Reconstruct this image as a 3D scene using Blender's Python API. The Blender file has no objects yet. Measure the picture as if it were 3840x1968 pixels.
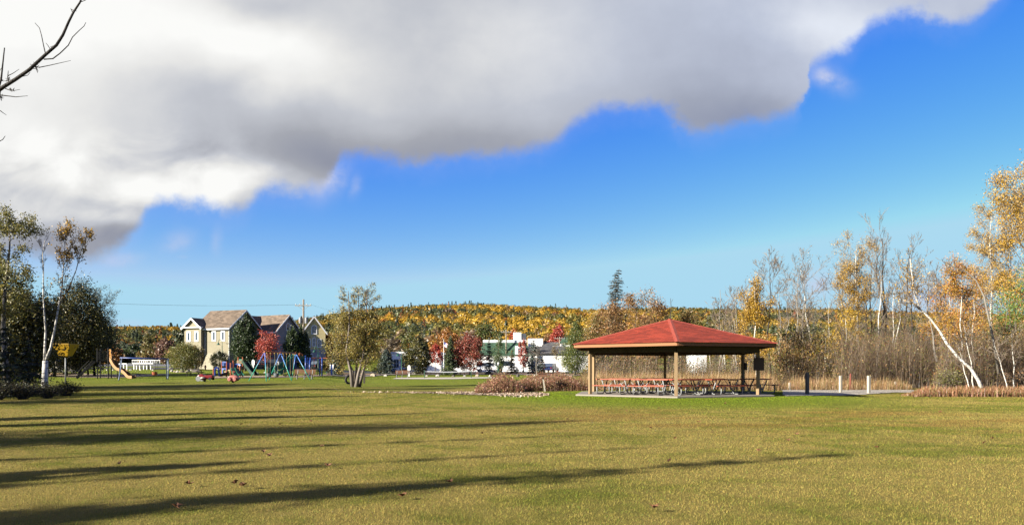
import bpy, math, random
import numpy as np
from mathutils import Vector
PI=math.pi; R=math.radians
SC=bpy.context.scene; COL=SC.collection
K=2850.0; HZ=1390.0; CX=1920.0; CAMZ=1.5      # focal length, horizon row and centre column of the photograph, eye height
EXPO=2.2; SKY=0.05; ALB=.50                  # exposed for the lawn; albedos keep to real-world values
SUN_EL=R(21); SUN_AZ=(-0.883,-0.469)          # towards the sun: behind and left of the camera

# ------------------------------------------------------------------ scene-graph helpers
def tag(o,label=None,cat=None,group=None,kind=None):
    if label: o['label']=label
    if cat: o['category']=cat
    if group: o['group']=group
    if kind: o['kind']=kind
    return o
def thing(name,label,cat,loc=(0,0,0),rz=0,group=None):
    o=bpy.data.objects.new(name,None); COL.objects.link(o); o.empty_display_size=.2
    o.location=loc; o.rotation_euler=(0,0,rz)
    return tag(o,label,cat,group)
def dup(root,loc,rz,label):
    r=root.copy(); COL.objects.link(r); r.location=loc; r.rotation_euler=(0,0,rz); r['label']=label
    for ch in list(root.children):
        c=ch.copy(); COL.objects.link(c); c.parent=r
        for g in list(ch.children):
            e=g.copy(); COL.objects.link(e); e.parent=c
    return r
class MB:
    """collects boxes, tubes and polygons; build() links them as one mesh object"""
    def __init__(s): s.v=[]; s.f=[]
    def poly(s,pts):
        b=len(s.v); s.v+= [tuple(p) for p in pts]; s.f.append(tuple(range(b,b+len(pts)))); return s
    def box(s,c,sz,rz=0,rx=0,ry=0):
        b=len(s.v); hx,hy,hz=sz[0]/2,sz[1]/2,sz[2]/2
        cz,sn=math.cos(rz),math.sin(rz); cx_,sx_=math.cos(rx),math.sin(rx); cy,sy=math.cos(ry),math.sin(ry)
        for dx,dy,dz in ((-1,-1,-1),(1,-1,-1),(1,1,-1),(-1,1,-1),(-1,-1,1),(1,-1,1),(1,1,1),(-1,1,1)):
            x,y,z=dx*hx,dy*hy,dz*hz
            y,z=y*cx_-z*sx_,y*sx_+z*cx_
            x,z=x*cy+z*sy,-x*sy+z*cy
            x,y=x*cz-y*sn,x*sn+y*cz
            s.v.append((c[0]+x,c[1]+y,c[2]+z))
        for q in ((3,2,1,0),(4,5,6,7),(0,1,5,4),(1,2,6,5),(2,3,7,6),(3,0,4,7)): s.f.append(tuple(b+i for i in q))
        return s
    def bar(s,a,b_,w,h):
        """a rectangular bar from a to b_"""
        a=Vector(a);b_=Vector(b_);t=(b_-a).normalized()
        up=Vector((0,0,1)) if abs(t.z)<.95 else Vector((0,1,0))
        x=t.cross(up).normalized()*w/2; y=x.cross(t).normalized()*h/2
        k=len(s.v)
        for p in (a,b_):
            for q in (-x-y,x-y,x+y,-x+y): s.v.append(tuple(p+q))
        for q in ((0,1,2,3),(7,6,5,4),(0,4,5,1),(1,5,6,2),(2,6,7,3),(3,7,4,0)): s.f.append(tuple(k+i for i in q))
        return s
    def tube(s,pts,r,n=6,cap=True):
        m=len(pts); rr=r if isinstance(r,(list,tuple)) else [r]*m
        b=len(s.v); px=None
        for i in range(m):
            a=pts[max(i-1,0)]; c=pts[min(i+1,m-1)]
            tx,ty,tz=c[0]-a[0],c[1]-a[1],c[2]-a[2]
            l=math.sqrt(tx*tx+ty*ty+tz*tz) or 1; tx/=l;ty/=l;tz/=l
            if px is None:
                ux,uy,uz=(0,0,1) if abs(tz)<.9 else (1,0,0)
            else: ux,uy,uz=px
            k=ux*tx+uy*ty+uz*tz; ux-=k*tx;uy-=k*ty;uz-=k*tz
            l=math.sqrt(ux*ux+uy*uy+uz*uz) or 1; ux/=l;uy/=l;uz/=l; px=(ux,uy,uz)
            wx,wy,wz=ty*uz-tz*uy,tz*ux-tx*uz,tx*uy-ty*ux
            p=pts[i]; q=rr[i]
            for j in range(n):
                a_=2*PI*j/n; cs,sn=math.cos(a_)*q,math.sin(a_)*q
                s.v.append((p[0]+ux*cs+wx*sn,p[1]+uy*cs+wy*sn,p[2]+uz*cs+wz*sn))
        for i in range(m-1):
            for j in range(n):
                k=(j+1)%n; s.f.append((b+i*n+j,b+i*n+k,b+(i+1)*n+k,b+(i+1)*n+j))
        if cap and n>2:
            s.f.append(tuple(b+j for j in range(n-1,-1,-1))); s.f.append(tuple(b+(m-1)*n+j for j in range(n)))
        return s
    def lathe(s,prof,c=(0,0,0),n=16):
        b=len(s.v)
        for r,z in prof:
            for j in range(n): s.v.append((c[0]+r*math.cos(2*PI*j/n),c[1]+r*math.sin(2*PI*j/n),c[2]+z))
        for i in range(len(prof)-1):
            for j in range(n):
                k=(j+1)%n; s.f.append((b+i*n+j,b+i*n+k,b+(i+1)*n+k,b+(i+1)*n+j))
        s.f.append(tuple(b+j for j in range(n-1,-1,-1))); s.f.append(tuple(b+(len(prof)-1)*n+j for j in range(n)))
        return s
    def prism(s,pts,vec):
        """extrude a planar polygon pts along vec"""
        b=len(s.v);n=len(pts)
        s.v+=[tuple(p) for p in pts]+[(p[0]+vec[0],p[1]+vec[1],p[2]+vec[2]) for p in pts]
        s.f.append(tuple(range(b+n-1,b-1,-1))); s.f.append(tuple(range(b+n,b+2*n)))
        for j in range(n): k=(j+1)%n; s.f.append((b+j,b+k,b+n+k,b+n+j))
        return s
    def build(s,name,mat,parent=None,smooth=False,bevel=0):
        me=bpy.data.meshes.new(name); me.from_pydata(s.v,[],s.f); me.materials.append(mat)
        if smooth: me.polygons.foreach_set('use_smooth',[True]*len(me.polygons))
        me.update()
        o=bpy.data.objects.new(name,me); COL.objects.link(o)
        if parent: o.parent=parent
        if bevel:
            m=o.modifiers.new('bevel','BEVEL'); m.width=bevel; m.segments=2; m.limit_method='ANGLE'
        return o
def npmesh(name,V,F,mat,parent=None,col=None):
    """V (n,3), F (m,k): a mesh straight from arrays, optional colour per vertex"""
    me=bpy.data.meshes.new(name); n=len(V); m,k=F.shape
    me.vertices.add(n); me.vertices.foreach_set('co',np.ascontiguousarray(V,dtype=np.float32).ravel())
    me.loops.add(m*k); me.loops.foreach_set('vertex_index',np.ascontiguousarray(F,dtype=np.int32).ravel())
    me.polygons.add(m); me.polygons.foreach_set('loop_start',np.arange(0,m*k,k,dtype=np.int32))
    me.polygons.foreach_set('loop_total',np.full(m,k,dtype=np.int32))
    me.materials.append(mat)
    if col is not None:
        at=me.color_attributes.new('Col','FLOAT_COLOR','POINT')
        c4=np.ones((n,4),dtype=np.float32); c4[:,:3]=col; at.data.foreach_set('color',c4.ravel())
    me.update(calc_edges=True)
    o=bpy.data.objects.new(name,me); COL.objects.link(o)
    if parent: o.parent=parent
    return o

# ------------------------------------------------------------------ node helpers
class NT:
    def __init__(s,tree): s.t=tree; s.n=tree.nodes; s.l=tree.links
    def new(s,typ,**kw):
        n=s.n.new(typ)
        for k,v in kw.items(): setattr(n,k,v)
        return n
    def put(s,sock,v):
        if hasattr(v,'is_output'): s.l.new(v,sock)
        elif isinstance(v,(tuple,list)) and len(v)==3 and sock.type=='RGBA': sock.default_value=(*v,1)
        else: sock.default_value=v
    def math(s,op,a,b=0.0,c=None,clamp=False):
        n=s.new('ShaderNodeMath',operation=op); n.use_clamp=clamp
        s.put(n.inputs[0],a); s.put(n.inputs[1],b)
        if c is not None: s.put(n.inputs[2],c)
        return n.outputs[0]
    def vmath(s,op,a,b=None):
        n=s.new('ShaderNodeVectorMath',operation=op); s.put(n.inputs[0],a)
        if b is not None: s.put(n.inputs[1],b)
        return n.outputs['Value'] if op in('DOT_PRODUCT','LENGTH','DISTANCE') else n.outputs[0]
    def noise(s,vec,scale,detail=4,rough=.55,dist=0):
        n=s.new('ShaderNodeTexNoise'); s.put(n.inputs['Scale'],scale); n.inputs['Detail'].default_value=detail
        n.inputs['Roughness'].default_value=rough; n.inputs['Distortion'].default_value=dist
        if vec is not None: s.l.new(vec,n.inputs['Vector'])
        return n.outputs[0]
    def smooth(s,v,a,b,o0=0.,o1=1.):
        n=s.new('ShaderNodeMapRange',interpolation_type='SMOOTHSTEP')
        s.put(n.inputs[0],v)
        for i,q in enumerate((a,b,o0,o1)): s.put(n.inputs[i+1],q)
        return n.outputs[0]
    def mix(s,f,a,b,mode='MIX'):
        n=s.new('ShaderNodeMix',data_type='RGBA',blend_type=mode)
        s.put(n.inputs[0],f); s.put(n.inputs[6],a); s.put(n.inputs[7],b); return n.outputs[2]
    def sep(s,v):
        n=s.new('ShaderNodeSeparateXYZ'); s.l.new(v,n.inputs[0]); return n.outputs
    def comb(s,x,y,z):
        n=s.new('ShaderNodeCombineXYZ'); s.put(n.inputs[0],x); s.put(n.inputs[1],y); s.put(n.inputs[2],z); return n.outputs[0]
    def scaled(s,vec,k): return s.vmath('MULTIPLY',vec,k)
MATS={}
def alb(c): return tuple(c) if min(c)>.5 else tuple(q*ALB for q in c)
def newmat(name):
    m=bpy.data.materials.new(name); m.use_nodes=True; t=NT(m.node_tree)
    b=t.n.get('Principled BSDF'); b.inputs['Specular IOR Level'].default_value=.3
    return m,t,b
def mat(name,col,rough=.7,metal=0.,var=.18,scale=3.,bump=.0,bscale=40.,stretch=(1,1,1),col2=None,cover=.5):
    """procedural material: colour broken by noise (or blended into a second colour), with fine bump"""
    if name in MATS: return MATS[name]
    col=alb(col); col2=alb(col2) if col2 else None
    m,t,b=newmat(name); b.inputs['Roughness'].default_value=rough; b.inputs['Metallic'].default_value=metal
    tc=t.new('ShaderNodeTexCoord').outputs['Object']; v=t.scaled(tc,stretch)
    n1=t.noise(v,scale,5); 
    if col2:
        c=t.mix(t.smooth(n1,cover-.08,cover+.08),col2,col)
    else:
        c=t.mix(n1,tuple(x*(1-var) for x in col),tuple(min(1,x*(1+var)) for x in col))
    n2=t.noise(v,scale*9,3); c=t.mix(t.math('MULTIPLY',n2,.35),c,tuple(x*.6 for x in col))
    t.l.new(c,b.inputs['Base Color'])
    if bump:
        bn=t.new('ShaderNodeBump'); bn.inputs['Strength'].default_value=bump; bn.inputs['Distance'].default_value=.02
        t.l.new(t.noise(v,bscale,4),bn.inputs['Height']); t.l.new(bn.outputs[0],b.inputs['Normal'])
    MATS[name]=m; return m
def siding(name,col,step=.16):
    """painted boards: fine horizontal joints as bump plus slight tone change"""
    if name in MATS: return MATS[name]
    col=alb(col); m,t,b=newmat(name); b.inputs['Roughness'].default_value=.7
    tc=t.new('ShaderNodeTexCoord').outputs['Object']; z=t.sep(tc)[2]
    fr=t.math('FRACT',t.math('DIVIDE',z,step))
    n=t.noise(tc,.8,4); c=t.mix(n,tuple(x*.85 for x in col),tuple(x*1.1 for x in col)); t.l.new(c,b.inputs['Base Color'])
    bn=t.new('ShaderNodeBump'); bn.inputs['Strength'].default_value=.8; bn.inputs['Distance'].default_value=.03
    t.l.new(fr,bn.inputs['Height']); t.l.new(bn.outputs[0],b.inputs['Normal'])
    MATS[name]=m; return m
def shingle(name,col,row=.14,wid=.30):
    """roof shingles laid on the UV map (metres): staggered tabs of uneven tone"""
    col=alb(col); m,t,b=newmat(name); b.inputs['Roughness'].default_value=.9; b.inputs['Specular IOR Level'].default_value=.15
    uv=t.new('ShaderNodeTexCoord').outputs['UV']
    br=t.new('ShaderNodeTexBrick'); t.l.new(uv,br.inputs['Vector']); br.offset=.5
    br.inputs['Color1'].default_value=(*[x*.58 for x in col],1); br.inputs['Color2'].default_value=(*[x*1.36 for x in col],1)
    br.inputs['Mortar'].default_value=(*[x*.35 for x in col],1); br.inputs['Scale'].default_value=1
    br.inputs['Brick Width'].default_value=wid; br.inputs['Row Height'].default_value=row; br.inputs['Mortar Size'].default_value=.010; br.inputs['Mortar Smooth'].default_value=.3
    n=t.noise(uv,.9,5); n2=t.noise(uv,55,3)
    c=t.mix(t.smooth(n,.35,.7,0,.35),br.outputs[0],tuple(x*.7 for x in col)); c=t.mix(t.math('MULTIPLY',n2,.4),c,tuple(x*.5 for x in col))
    t.l.new(c,b.inputs['Base Color'])
    bn=t.new('ShaderNodeBump'); bn.inputs['Strength'].default_value=.7; bn.inputs['Distance'].default_value=.02
    sw=t.math('FRACT',t.math('DIVIDE',t.sep(uv)[1],row))
    t.l.new(t.math('ADD',t.math('MULTIPLY',sw,-.6),t.math('MULTIPLY',n2,.5)),bn.inputs['Height']); t.l.new(bn.outputs[0],b.inputs['Normal'])
    MATS[name]=m; return m
def leafmat(name,trans=.3):
    """leaves: colour from the mesh, thin enough to let light through"""
    m=bpy.data.materials.new(name); m.use_nodes=True; t=NT(m.node_tree); out=t.n['Material Output']; t.n.remove(t.n['Principled BSDF'])
    a=t.new('ShaderNodeAttribute',attribute_name='Col').outputs['Color']
    d=t.new('ShaderNodeBsdfDiffuse'); tr=t.new('ShaderNodeBsdfTranslucent'); g=t.new('ShaderNodeBsdfGlossy'); g.inputs['Roughness'].default_value=.5
    t.l.new(a,d.inputs[0]); t.l.new(a,tr.inputs[0])
    mx=t.new('ShaderNodeMixShader'); mx.inputs[0].default_value=trans; t.l.new(d.outputs[0],mx.inputs[1]); t.l.new(tr.outputs[0],mx.inputs[2])
    m2=t.new('ShaderNodeMixShader'); m2.inputs[0].default_value=.03; t.l.new(mx.outputs[0],m2.inputs[1]); t.l.new(g.outputs[0],m2.inputs[2])
    t.l.new(m2.outputs[0],out.inputs[0]); return m
LEAF=leafmat('leaf'); NEEDLE=leafmat('needle',.12)
def birchmat():
    m,t,b=newmat('birch_bark'); b.inputs['Roughness'].default_value=.75
    tc=t.new('ShaderNodeTexCoord').outputs['Object']
    n=t.noise(t.scaled(tc,(3,3,14)),1,5,.6); n2=t.noise(tc,.9,4)
    c=t.mix(t.smooth(n,.53,.62),(.36,.345,.31),(.035,.03,.026)); c=t.mix(t.smooth(n2,.42,.72,0,.55),c,(.17,.145,.11))
    t.l.new(c,b.inputs['Base Color']); return m
BIRCH=birchmat()
BARK=mat('bark',(.13,.105,.08),.9,var=.35,scale=5,bump=.5,bscale=30,stretch=(1,1,.25))
GREYBARK=mat('grey_bark',(.27,.24,.20),.9,var=.3,scale=5,bump=.4,bscale=30,stretch=(1,1,.25))
DARKBARK=mat('dark_bark',(.045,.038,.032),.9,var=.3,scale=6,bump=.5,bscale=30,stretch=(1,1,.3))
TWIG=mat('twig_bark',(.22,.17,.125),.9,var=.3,scale=4)

# ------------------------------------------------------------------ terrain
_GD=[-200,0,22,35,50,65,80,100,140,200,300,420,700,5000]
_GZ=[-.2,0,0,.10,.30,.60,.92,1.38,2.05,2.7,3.6,4.6,6,6]
_GD2=[-200,0,22,35,50,65,80,95,110,140,200,300,420,700,5000]                # flatter ground in the middle of the view
_GZ2=[-.2,0,0,.08,.22,.36,.50,.62,.80,1.40,2.3,3.5,4.6,6,6]
# ridge line of the wooded hills: photo column -> photo row of the ground under the crowns
_RX=[-2500,-600,300,420,560,700,900,1050,1200,1400,1600,1800,2000,2250,2500,2800,3100,3500,4200,6500]
_RY=[1318, 1290, 1274, 1270, 1268, 1271, 1268, 1256, 1231, 1204, 1191, 1185, 1196, 1206, 1200, 1206, 1204, 1218, 1238, 1318]
PAV=(8.35,40.2)
def terrain(X,Y):
    X=np.asarray(X,dtype=float);Y=np.asarray(Y,dtype=float)
    px=CX+K*X/np.maximum(Y,30); f=np.clip((px-1120)/260,0,1); f=f*f*(3-2*f)*(Y>0)
    z=np.interp(Y,_GD,_GZ)*(1-f)+np.interp(Y,_GD2,_GZ2)*f
    r=np.hypot(X-PAV[0],Y-PAV[1]); t=np.clip((r-6.2)/4.5,0,1); m=1-t*t*(3-2*t)
    z=z*(1-m)+(.26)*m
    z=z+.035*np.sin(X*.31+1.3)*np.sin(Y*.23)*(np.abs(Y-30)<60)*(1-m)
    px=CX+K*X/np.maximum(Y,50)
    hz=(HZ-np.interp(px,_RX,_RY))*1100/K
    t=np.clip((Y-330)/(1100-330),0,1); s=t*t*(3-2*t)*.75+t*.25
    t2=np.clip((Y-1120)/900,0,1)
    return z+np.where(Y>330,hz*s*(1-t2*t2),0)
def g(X,Y): return float(terrain(X,Y))
def XY(x,d): return ((x-CX)/K*d,d)
def B(x,y):
    """the ground point that lies behind photo pixel (x,y)"""
    lo,hi=5.,300.
    for _ in range(50):
        d=(lo+hi)/2; X=(x-CX)/K*d; v=HZ+K*(CAMZ-g(X,d))/d
        if v>y: lo=d
        else: hi=d
    X=(x-CX)/K*d; return Vector((X,d,g(X,d)))
def G(x,d):
    X=(x-CX)/K*d; return Vector((X,d,g(X,d)))
def W(x,y,d): return Vector(((x-CX)/K*d,d,CAMZ+(HZ-y)*d/K))

# ------------------------------------------------------------------ camera, sun, sky
cd=bpy.data.cameras.new('camera'); cam=bpy.data.objects.new('camera',cd); COL.objects.link(cam)
cam.location=(0,0,CAMZ); cam.rotation_euler=(PI/2,0,0); cd.sensor_width=36; cd.lens=36*K/3840; cd.shift_y=(HZ-984)/3840; cd.clip_end=20000; SC.camera=cam
sl=bpy.data.lights.new('sun','SUN'); so=bpy.data.objects.new('sun',sl); COL.objects.link(so)
sl.energy=5.0; sl.angle=R(.5); sl.color=(1,.93,.80)
sv=Vector((SUN_AZ[0]*math.cos(SUN_EL),SUN_AZ[1]*math.cos(SUN_EL),math.sin(SUN_EL)))
so.rotation_euler=sv.to_track_quat('Z','Y').to_euler(); so.location=(-30,-30,40)
SC.view_settings.view_transform='Standard'; SC.view_settings.look='None'; SC.view_settings.exposure=EXPO
SC.cycles.max_bounces=6; SC.cycles.transparent_max_bounces=8
def make_world():
    w=bpy.data.worlds.new('World'); SC.world=w; w.use_nodes=True; t=NT(w.node_tree)
    bg=t.n['Background']; bg.inputs[1].default_value=SKY
    sk=t.new('ShaderNodeTexSky',sky_type='NISHITA'); sk.sun_disc=False; sk.sun_elevation=SUN_EL
    sk.sun_rotation=math.atan2(SUN_AZ[0],SUN_AZ[1]); sk.air_density=1.0; sk.dust_density=.2; sk.ozone_density=2.0; sk.altitude=200
    S=1/(SKY*2**EXPO)                                    # turns a display-linear colour into sky radiance
    hs=t.new('ShaderNodeHueSaturation'); hs.inputs['Saturation'].default_value=SAT; hs.inputs['Value'].default_value=SKV; t.l.new(sk.outputs[0],hs.inputs['Color'])
    sky=t.mix(1.0,hs.outputs[0],SKYTINT,'MULTIPLY')
    sc_=t.new('ShaderNodeSeparateColor'); t.l.new(t.vmath('MULTIPLY',sky,(.12,.12,.12)),sc_.inputs[0]); cc=t.new('ShaderNodeCombineColor')
    for i,(gain,gam,top) in enumerate(((5.8,1.75,.41),(1.72,1.32,.70),(.875,0.,.95))):     # deeper blue aloft, paler at the horizon
        t.l.new(t.math('MULTIPLY',t.math('MINIMUM',t.math('MULTIPLY',t.math('POWER',t.math('MAXIMUM',sc_.outputs[i],.001),gam),gain),top),S),cc.inputs[i])
    sky=cc.outputs[0]
    d=t.new('ShaderNodeTexCoord').outputs['Generated']; x,y,z=t.sep(d)
    yy=t.math('MAXIMUM',t.math('ABSOLUTE',y),.12)
    u=t.math('DIVIDE',x,yy); v=t.math('DIVIDE',z,yy)     # direction slopes
    P=t.comb(u,v,0)
    nb=t.noise(P,4.2,7,.55); nf=t.noise(P,15,6,.6); nh=t.noise(P,46,4,.6); ns=t.noise(t.comb(u,t.math('MULTIPLY',v,1.6),3.1),2.2,5,.5)
    # lower edge of the cloud bank as a curve over azimuth
    E=[(-900,1080),(0,985),(240,985),(420,955),(520,860),(590,775),(720,775),(880,800),(1000,715),(1210,705),(1275,610),(1380,600),(1600,612),(1880,590),(2060,540),(2190,450),(2330,410),(2480,430),(2640,515),(2760,490),(2920,450),(3010,400),(3045,250),(3100,215),(3190,170),(3280,90),(3420,55),(3540,100),(3640,85),(3740,10),(3900,-160),(4800,-600)]
    xs=[e[0] for e in E]; X0,X1=xs[0],xs[-1]; Y0,Y1=-700,1200
    fc=t.new('ShaderNodeFloatCurve'); cu=fc.mapping.curves[0]
    pts=[((a-X0)/(X1-X0),(Y1-b)/(Y1-Y0)) for a,b in E]
    cu.points[0].location=pts[0]; cu.points[1].location=pts[-1]
    for p in pts[1:-1]: cu.points.new(*p)
    for p in cu.points: p.handle_type='AUTO'
    fc.mapping.update()
    wob=t.math('MULTIPLY',t.math('SUBTRACT',nf,.5),.045)
    xp=t.math('MULTIPLY_ADD',t.math('ADD',u,wob),K,CX)
    t.l.new(t.math('DIVIDE',t.math('SUBTRACT',xp,X0),X1-X0,clamp=True),fc.inputs['Value'])
    yedge=t.math('SUBTRACT',Y1,t.math('MULTIPLY',fc.outputs[0],Y1-Y0))
    ypx=t.math('MULTIPLY_ADD',v,-K,HZ)
    dist=t.math('SUBTRACT',yedge,ypx)                    # >0 inside the bank
    dist=t.math('ADD',dist,t.math('MULTIPLY',t.math('SUBTRACT',nb,.5),150))
    dist=t.math('ADD',dist,t.math('MULTIPLY',t.math('SUBTRACT',nf,.5),90))
    dist=t.math('ADD',dist,t.math('MULTIPLY',t.math('SUBTRACT',nh,.5),55))
    mask=t.smooth(dist,-24,52)
    def blob(bx,by,sx,sy,rot=0,warp=.05):
        q=t.comb(t.math('ADD',u,t.math('MULTIPLY',t.math('SUBTRACT',nb,.5),warp*4)),t.math('ADD',v,t.math('MULTIPLY',t.math('SUBTRACT',ns,.5),warp*4)),0)
        m=t.new('ShaderNodeMapping',vector_type='TEXTURE'); t.l.new(q,m.inputs[0])
        m.inputs[1].default_value=((bx-CX)/K,(HZ-by)/K,0); m.inputs[2].default_value=(0,0,R(rot)); m.inputs[3].default_value=(sx/K,sy/K,1)
        l=t.vmath('LENGTH',m.outputs[0]); return t.math('POWER',2.718,t.math('MULTIPLY',t.math('MULTIPLY',l,l),-1))
    val=t.math('ADD',.63,t.math('MULTIPLY',t.math('SUBTRACT',nb,.5),.20))
    puff=t.math('MULTIPLY_ADD',t.math('MULTIPLY',t.smooth(u,-.22,-.42),t.smooth(ypx,420,600)),.85,.12)                   # the left part of the bank is broken into billows
    val=t.math('ADD',val,t.math('MULTIPLY',t.math('SUBTRACT',t.noise(t.comb(u,t.math('MULTIPLY',v,1.7),7.7),9.5,5,.5,.4),.5),puff)); val=t.math('ADD',val,t.math('MULTIPLY',t.math('SUBTRACT',nf,.5),.10))
    for a,args in CLOUDBLOBS:
        val=t.math('ADD',val,t.math('MULTIPLY',blob(*args),a))
    cr=t.new('ShaderNodeValToRGB'); t.l.new(val,cr.inputs[0])
    el=cr.color_ramp.elements; el[0].position=.15; el[0].color=(.27,.29,.37,1); el[1].position=1.0; el[1].color=(.97,.97,.95,1)
    for p,c in ((.40,(.38,.395,.445)),(.62,(.55,.57,.62)),(.82,(.80,.80,.79))):
        e=el.new(p); e.color=(*c,1)
    cloud=t.mix(t.smooth(u,-.15,.35,0,.8),cr.outputs[0],t.mix(1.0,cr.outputs[0],(.90,.97,1.13),'MULTIPLY')); cloud=t.vmath('MULTIPLY',cloud,(S,S,S))
    # loose scraps: two small puffs, two lavender wisps, low clouds near the horizon
    sc=None
    for a,args in ((1.0,(1215,640,60,75,0,.02)),(.85,(3140,285,75,45,-20,.03)),(.42,(670,890,70,50,30,.03)),(.22,(835,890,20,55,0,.02)),(.55,(460,960,60,25,0,.02)),
                   (.6,(3070,1060,55,50,0,.01)),(.65,(3430,1130,130,70,0,.012)),(.25,(690,960,25,10,0,.02)),(.3,(1325,680,28,45,0,.02)),(.3,(470,1215,70,14,0,.004))):
        b=t.math('MULTIPLY',blob(*args),t.smooth(t.math('ADD',nf,t.math('MULTIPLY',nb,.4)),.50,.80,.25,1.25)); b=t.math('MULTIPLY',b,a,clamp=True)
        sc=b if sc is None else t.math('MAXIMUM',sc,b)
    scrapc=t.vmath('MULTIPLY',t.comb(.60,.64,.82),(S,S,S))
    fwd=t.smooth(y,.02,.14)
    c=t.mix(t.math('MULTIPLY',sc,fwd),sky,scrapc)
    back=t.math('MULTIPLY',t.smooth(t.noise(d,2.6,6,.55),.50,.66),t.math('SUBTRACT',1,fwd))
    c=t.mix(back,c,(.55*S,.56*S,.6*S))
    c=t.mix(t.math('MULTIPLY',t.smooth(dist,-100,50,0,.22),fwd),c,(.42*S,.52*S,.92*S))      # thin lavender veil round the bank
    c=t.mix(t.math('MULTIPLY',mask,fwd),c,cloud)
    t.l.new(c,bg.inputs[0])
SAT=1.25; SKV=1.0; SKYTINT=(.75,.95,1.15)
CLOUDBLOBS=[(.45,(200,120,650,300,0,.05)),(.30,(1000,200,330,130,-10,.05)),(-.14,(950,40,200,60,0,.04)),(-.12,(900,430,420,110,-8,.05)),(-.30,(1150,590,450,85,-5,.04)),
            (-.28,(1750,550,560,110,0,.04)),(-.13,(2450,300,450,230,0,.05)),(-.30,(2750,470,300,110,0,.04)),(.22,(3180,80,300,110,0,.05)),(.30,(720,660,330,85,0,.05)),(.22,(880,630,130,55,0,.04)),(.22,(520,650,130,55,0,.04)),(-.16,(690,730,110,35,0,.03)),(-.12,(330,560,160,40,0,.03)),(.14,(380,600,420,120,0,.05)),(-.12,(520,740,160,40,0,.04)),(.25,(60,560,240,140,0,.05)),(.14,(2050,200,420,170,0,.05)),
            (-.36,(300,860,340,90,0,.04)),(-.10,(200,700,150,60,0,.04)),(.2,(430,770,150,40,0,.04))]
make_world()
# ------------------------------------------------------------------ ground, paths, grass
def lawn_colour(t,bright=1.0):
    """turf: straw-dry in the open, fresher green on the bank round the shelter and on the far lawn, red-brown worn patches"""
    p=t.new('ShaderNodeNewGeometry').outputs['Position']; x,y,z=t.sep(p)
    n1=t.noise(p,.16,5,.6); n2=t.noise(p,.9,5,.6); n3=t.noise(p,7,3,.6); n4=t.noise(t.scaled(p,(.35,1,1)),.55,4)
    k=lambda c:tuple(q*bright*ALB for q in c)
    dry,green,fresh,rust=k((.385,.30,.085)),k((.215,.215,.038)),k((.205,.265,.024)),k((.30,.175,.05))
    f=t.math('ADD',t.math('MULTIPLY',t.math('SUBTRACT',n1,.5),5.0),t.math('MULTIPLY',t.math('SUBTRACT',n2,.5),3.4))
    f=t.math('ADD',f,t.math('MULTIPLY',t.math('SUBTRACT',n3,.5),.45))
    far=t.smooth(y,16,60,0,.75)
    c=t.mix(t.math('ADD',t.math('ADD',f,.26),far,clamp=True),dry,green)
    r=t.vmath('DISTANCE',t.comb(x,y,0),(PAV[0]-.6,PAV[1]-1,0))
    mound=t.smooth(t.math('ADD',r,t.math('MULTIPLY',f,1.2)),6.6,12.5,1,0)
    back=t.smooth(t.math('ADD',y,t.math('MULTIPLY',f,3.)),50,72,0,.8)
    c=t.mix(t.math('MAXIMUM',mound,back),c,fresh)
    # worn reddish turf in front of the shelter
    wr=t.vmath('DISTANCE',t.comb(t.math('MULTIPLY',x,.45),y,0),(3.9,23.5,0))
    c=t.mix(t.math('MULTIPLY',t.smooth(wr,2.,9.,.6,0),t.smooth(n4,.42,.62)),c,rust)
    er=t.smooth(t.math('SUBTRACT',x,t.math('MULTIPLY',t.math('SUBTRACT',y,40),.35)),14,24,0,.55)
    c=t.mix(t.math('MULTIPLY',t.math('MULTIPLY',er,t.smooth(y,33,42)),n2),c,rust)
    return c,p,n3
def ground_mat():
    m,t,b=newmat('turf'); b.inputs['Roughness'].default_value=.95; b.inputs['Specular IOR Level'].default_value=.05
    c,p,n3=lawn_colour(t,1.0); fine=t.noise(p,38,4,.7); mid=t.noise(p,9,4,.65)
    c=t.mix(t.smooth(fine,.35,.62,.22,0),c,(.05,.045,.012))
    t.l.new(c,b.inputs['Base Color'])
    bn=t.new('ShaderNodeBump'); bn.inputs['Strength'].default_value=1; bn.inputs['Distance'].default_value=.10
    t.l.new(t.math('ADD',fine,t.math('MULTIPLY',mid,.35)),bn.inputs['Height']); t.l.new(bn.outputs[0],b.inputs['Normal'])
    return m
ys=np.concatenate([np.arange(-120,0,10),np.arange(0,90,1.),np.arange(90,200,5),np.arange(200,1300,25),np.arange(1300,3000,100),[3000,4000,6000,9000,12000]])
xs=np.concatenate([[-12000,-8000,-5000,-3000,-2200],np.arange(-1600,-200,50),np.arange(-200,-60,8),np.arange(-60,60,1.25),np.arange(60,200,8),np.arange(200,1650,50),[2200,3000,5000,8000,12000]])
GX,GY=np.meshgrid(xs,ys); GZ=terrain(GX,GY); nx,ny=len(xs),len(ys)
idx=np.arange(nx*ny).reshape(ny,nx); F=np.stack([idx[:-1,:-1],idx[:-1,1:],idx[1:,1:],idx[1:,:-1]],-1).reshape(-1,4)
gr=npmesh('ground',np.stack([GX,GY,GZ],-1).reshape(-1,3),F,ground_mat()); gr.data.polygons.foreach_set('use_smooth',[True]*len(gr.data.polygons)); tag(gr,kind='structure')
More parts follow.
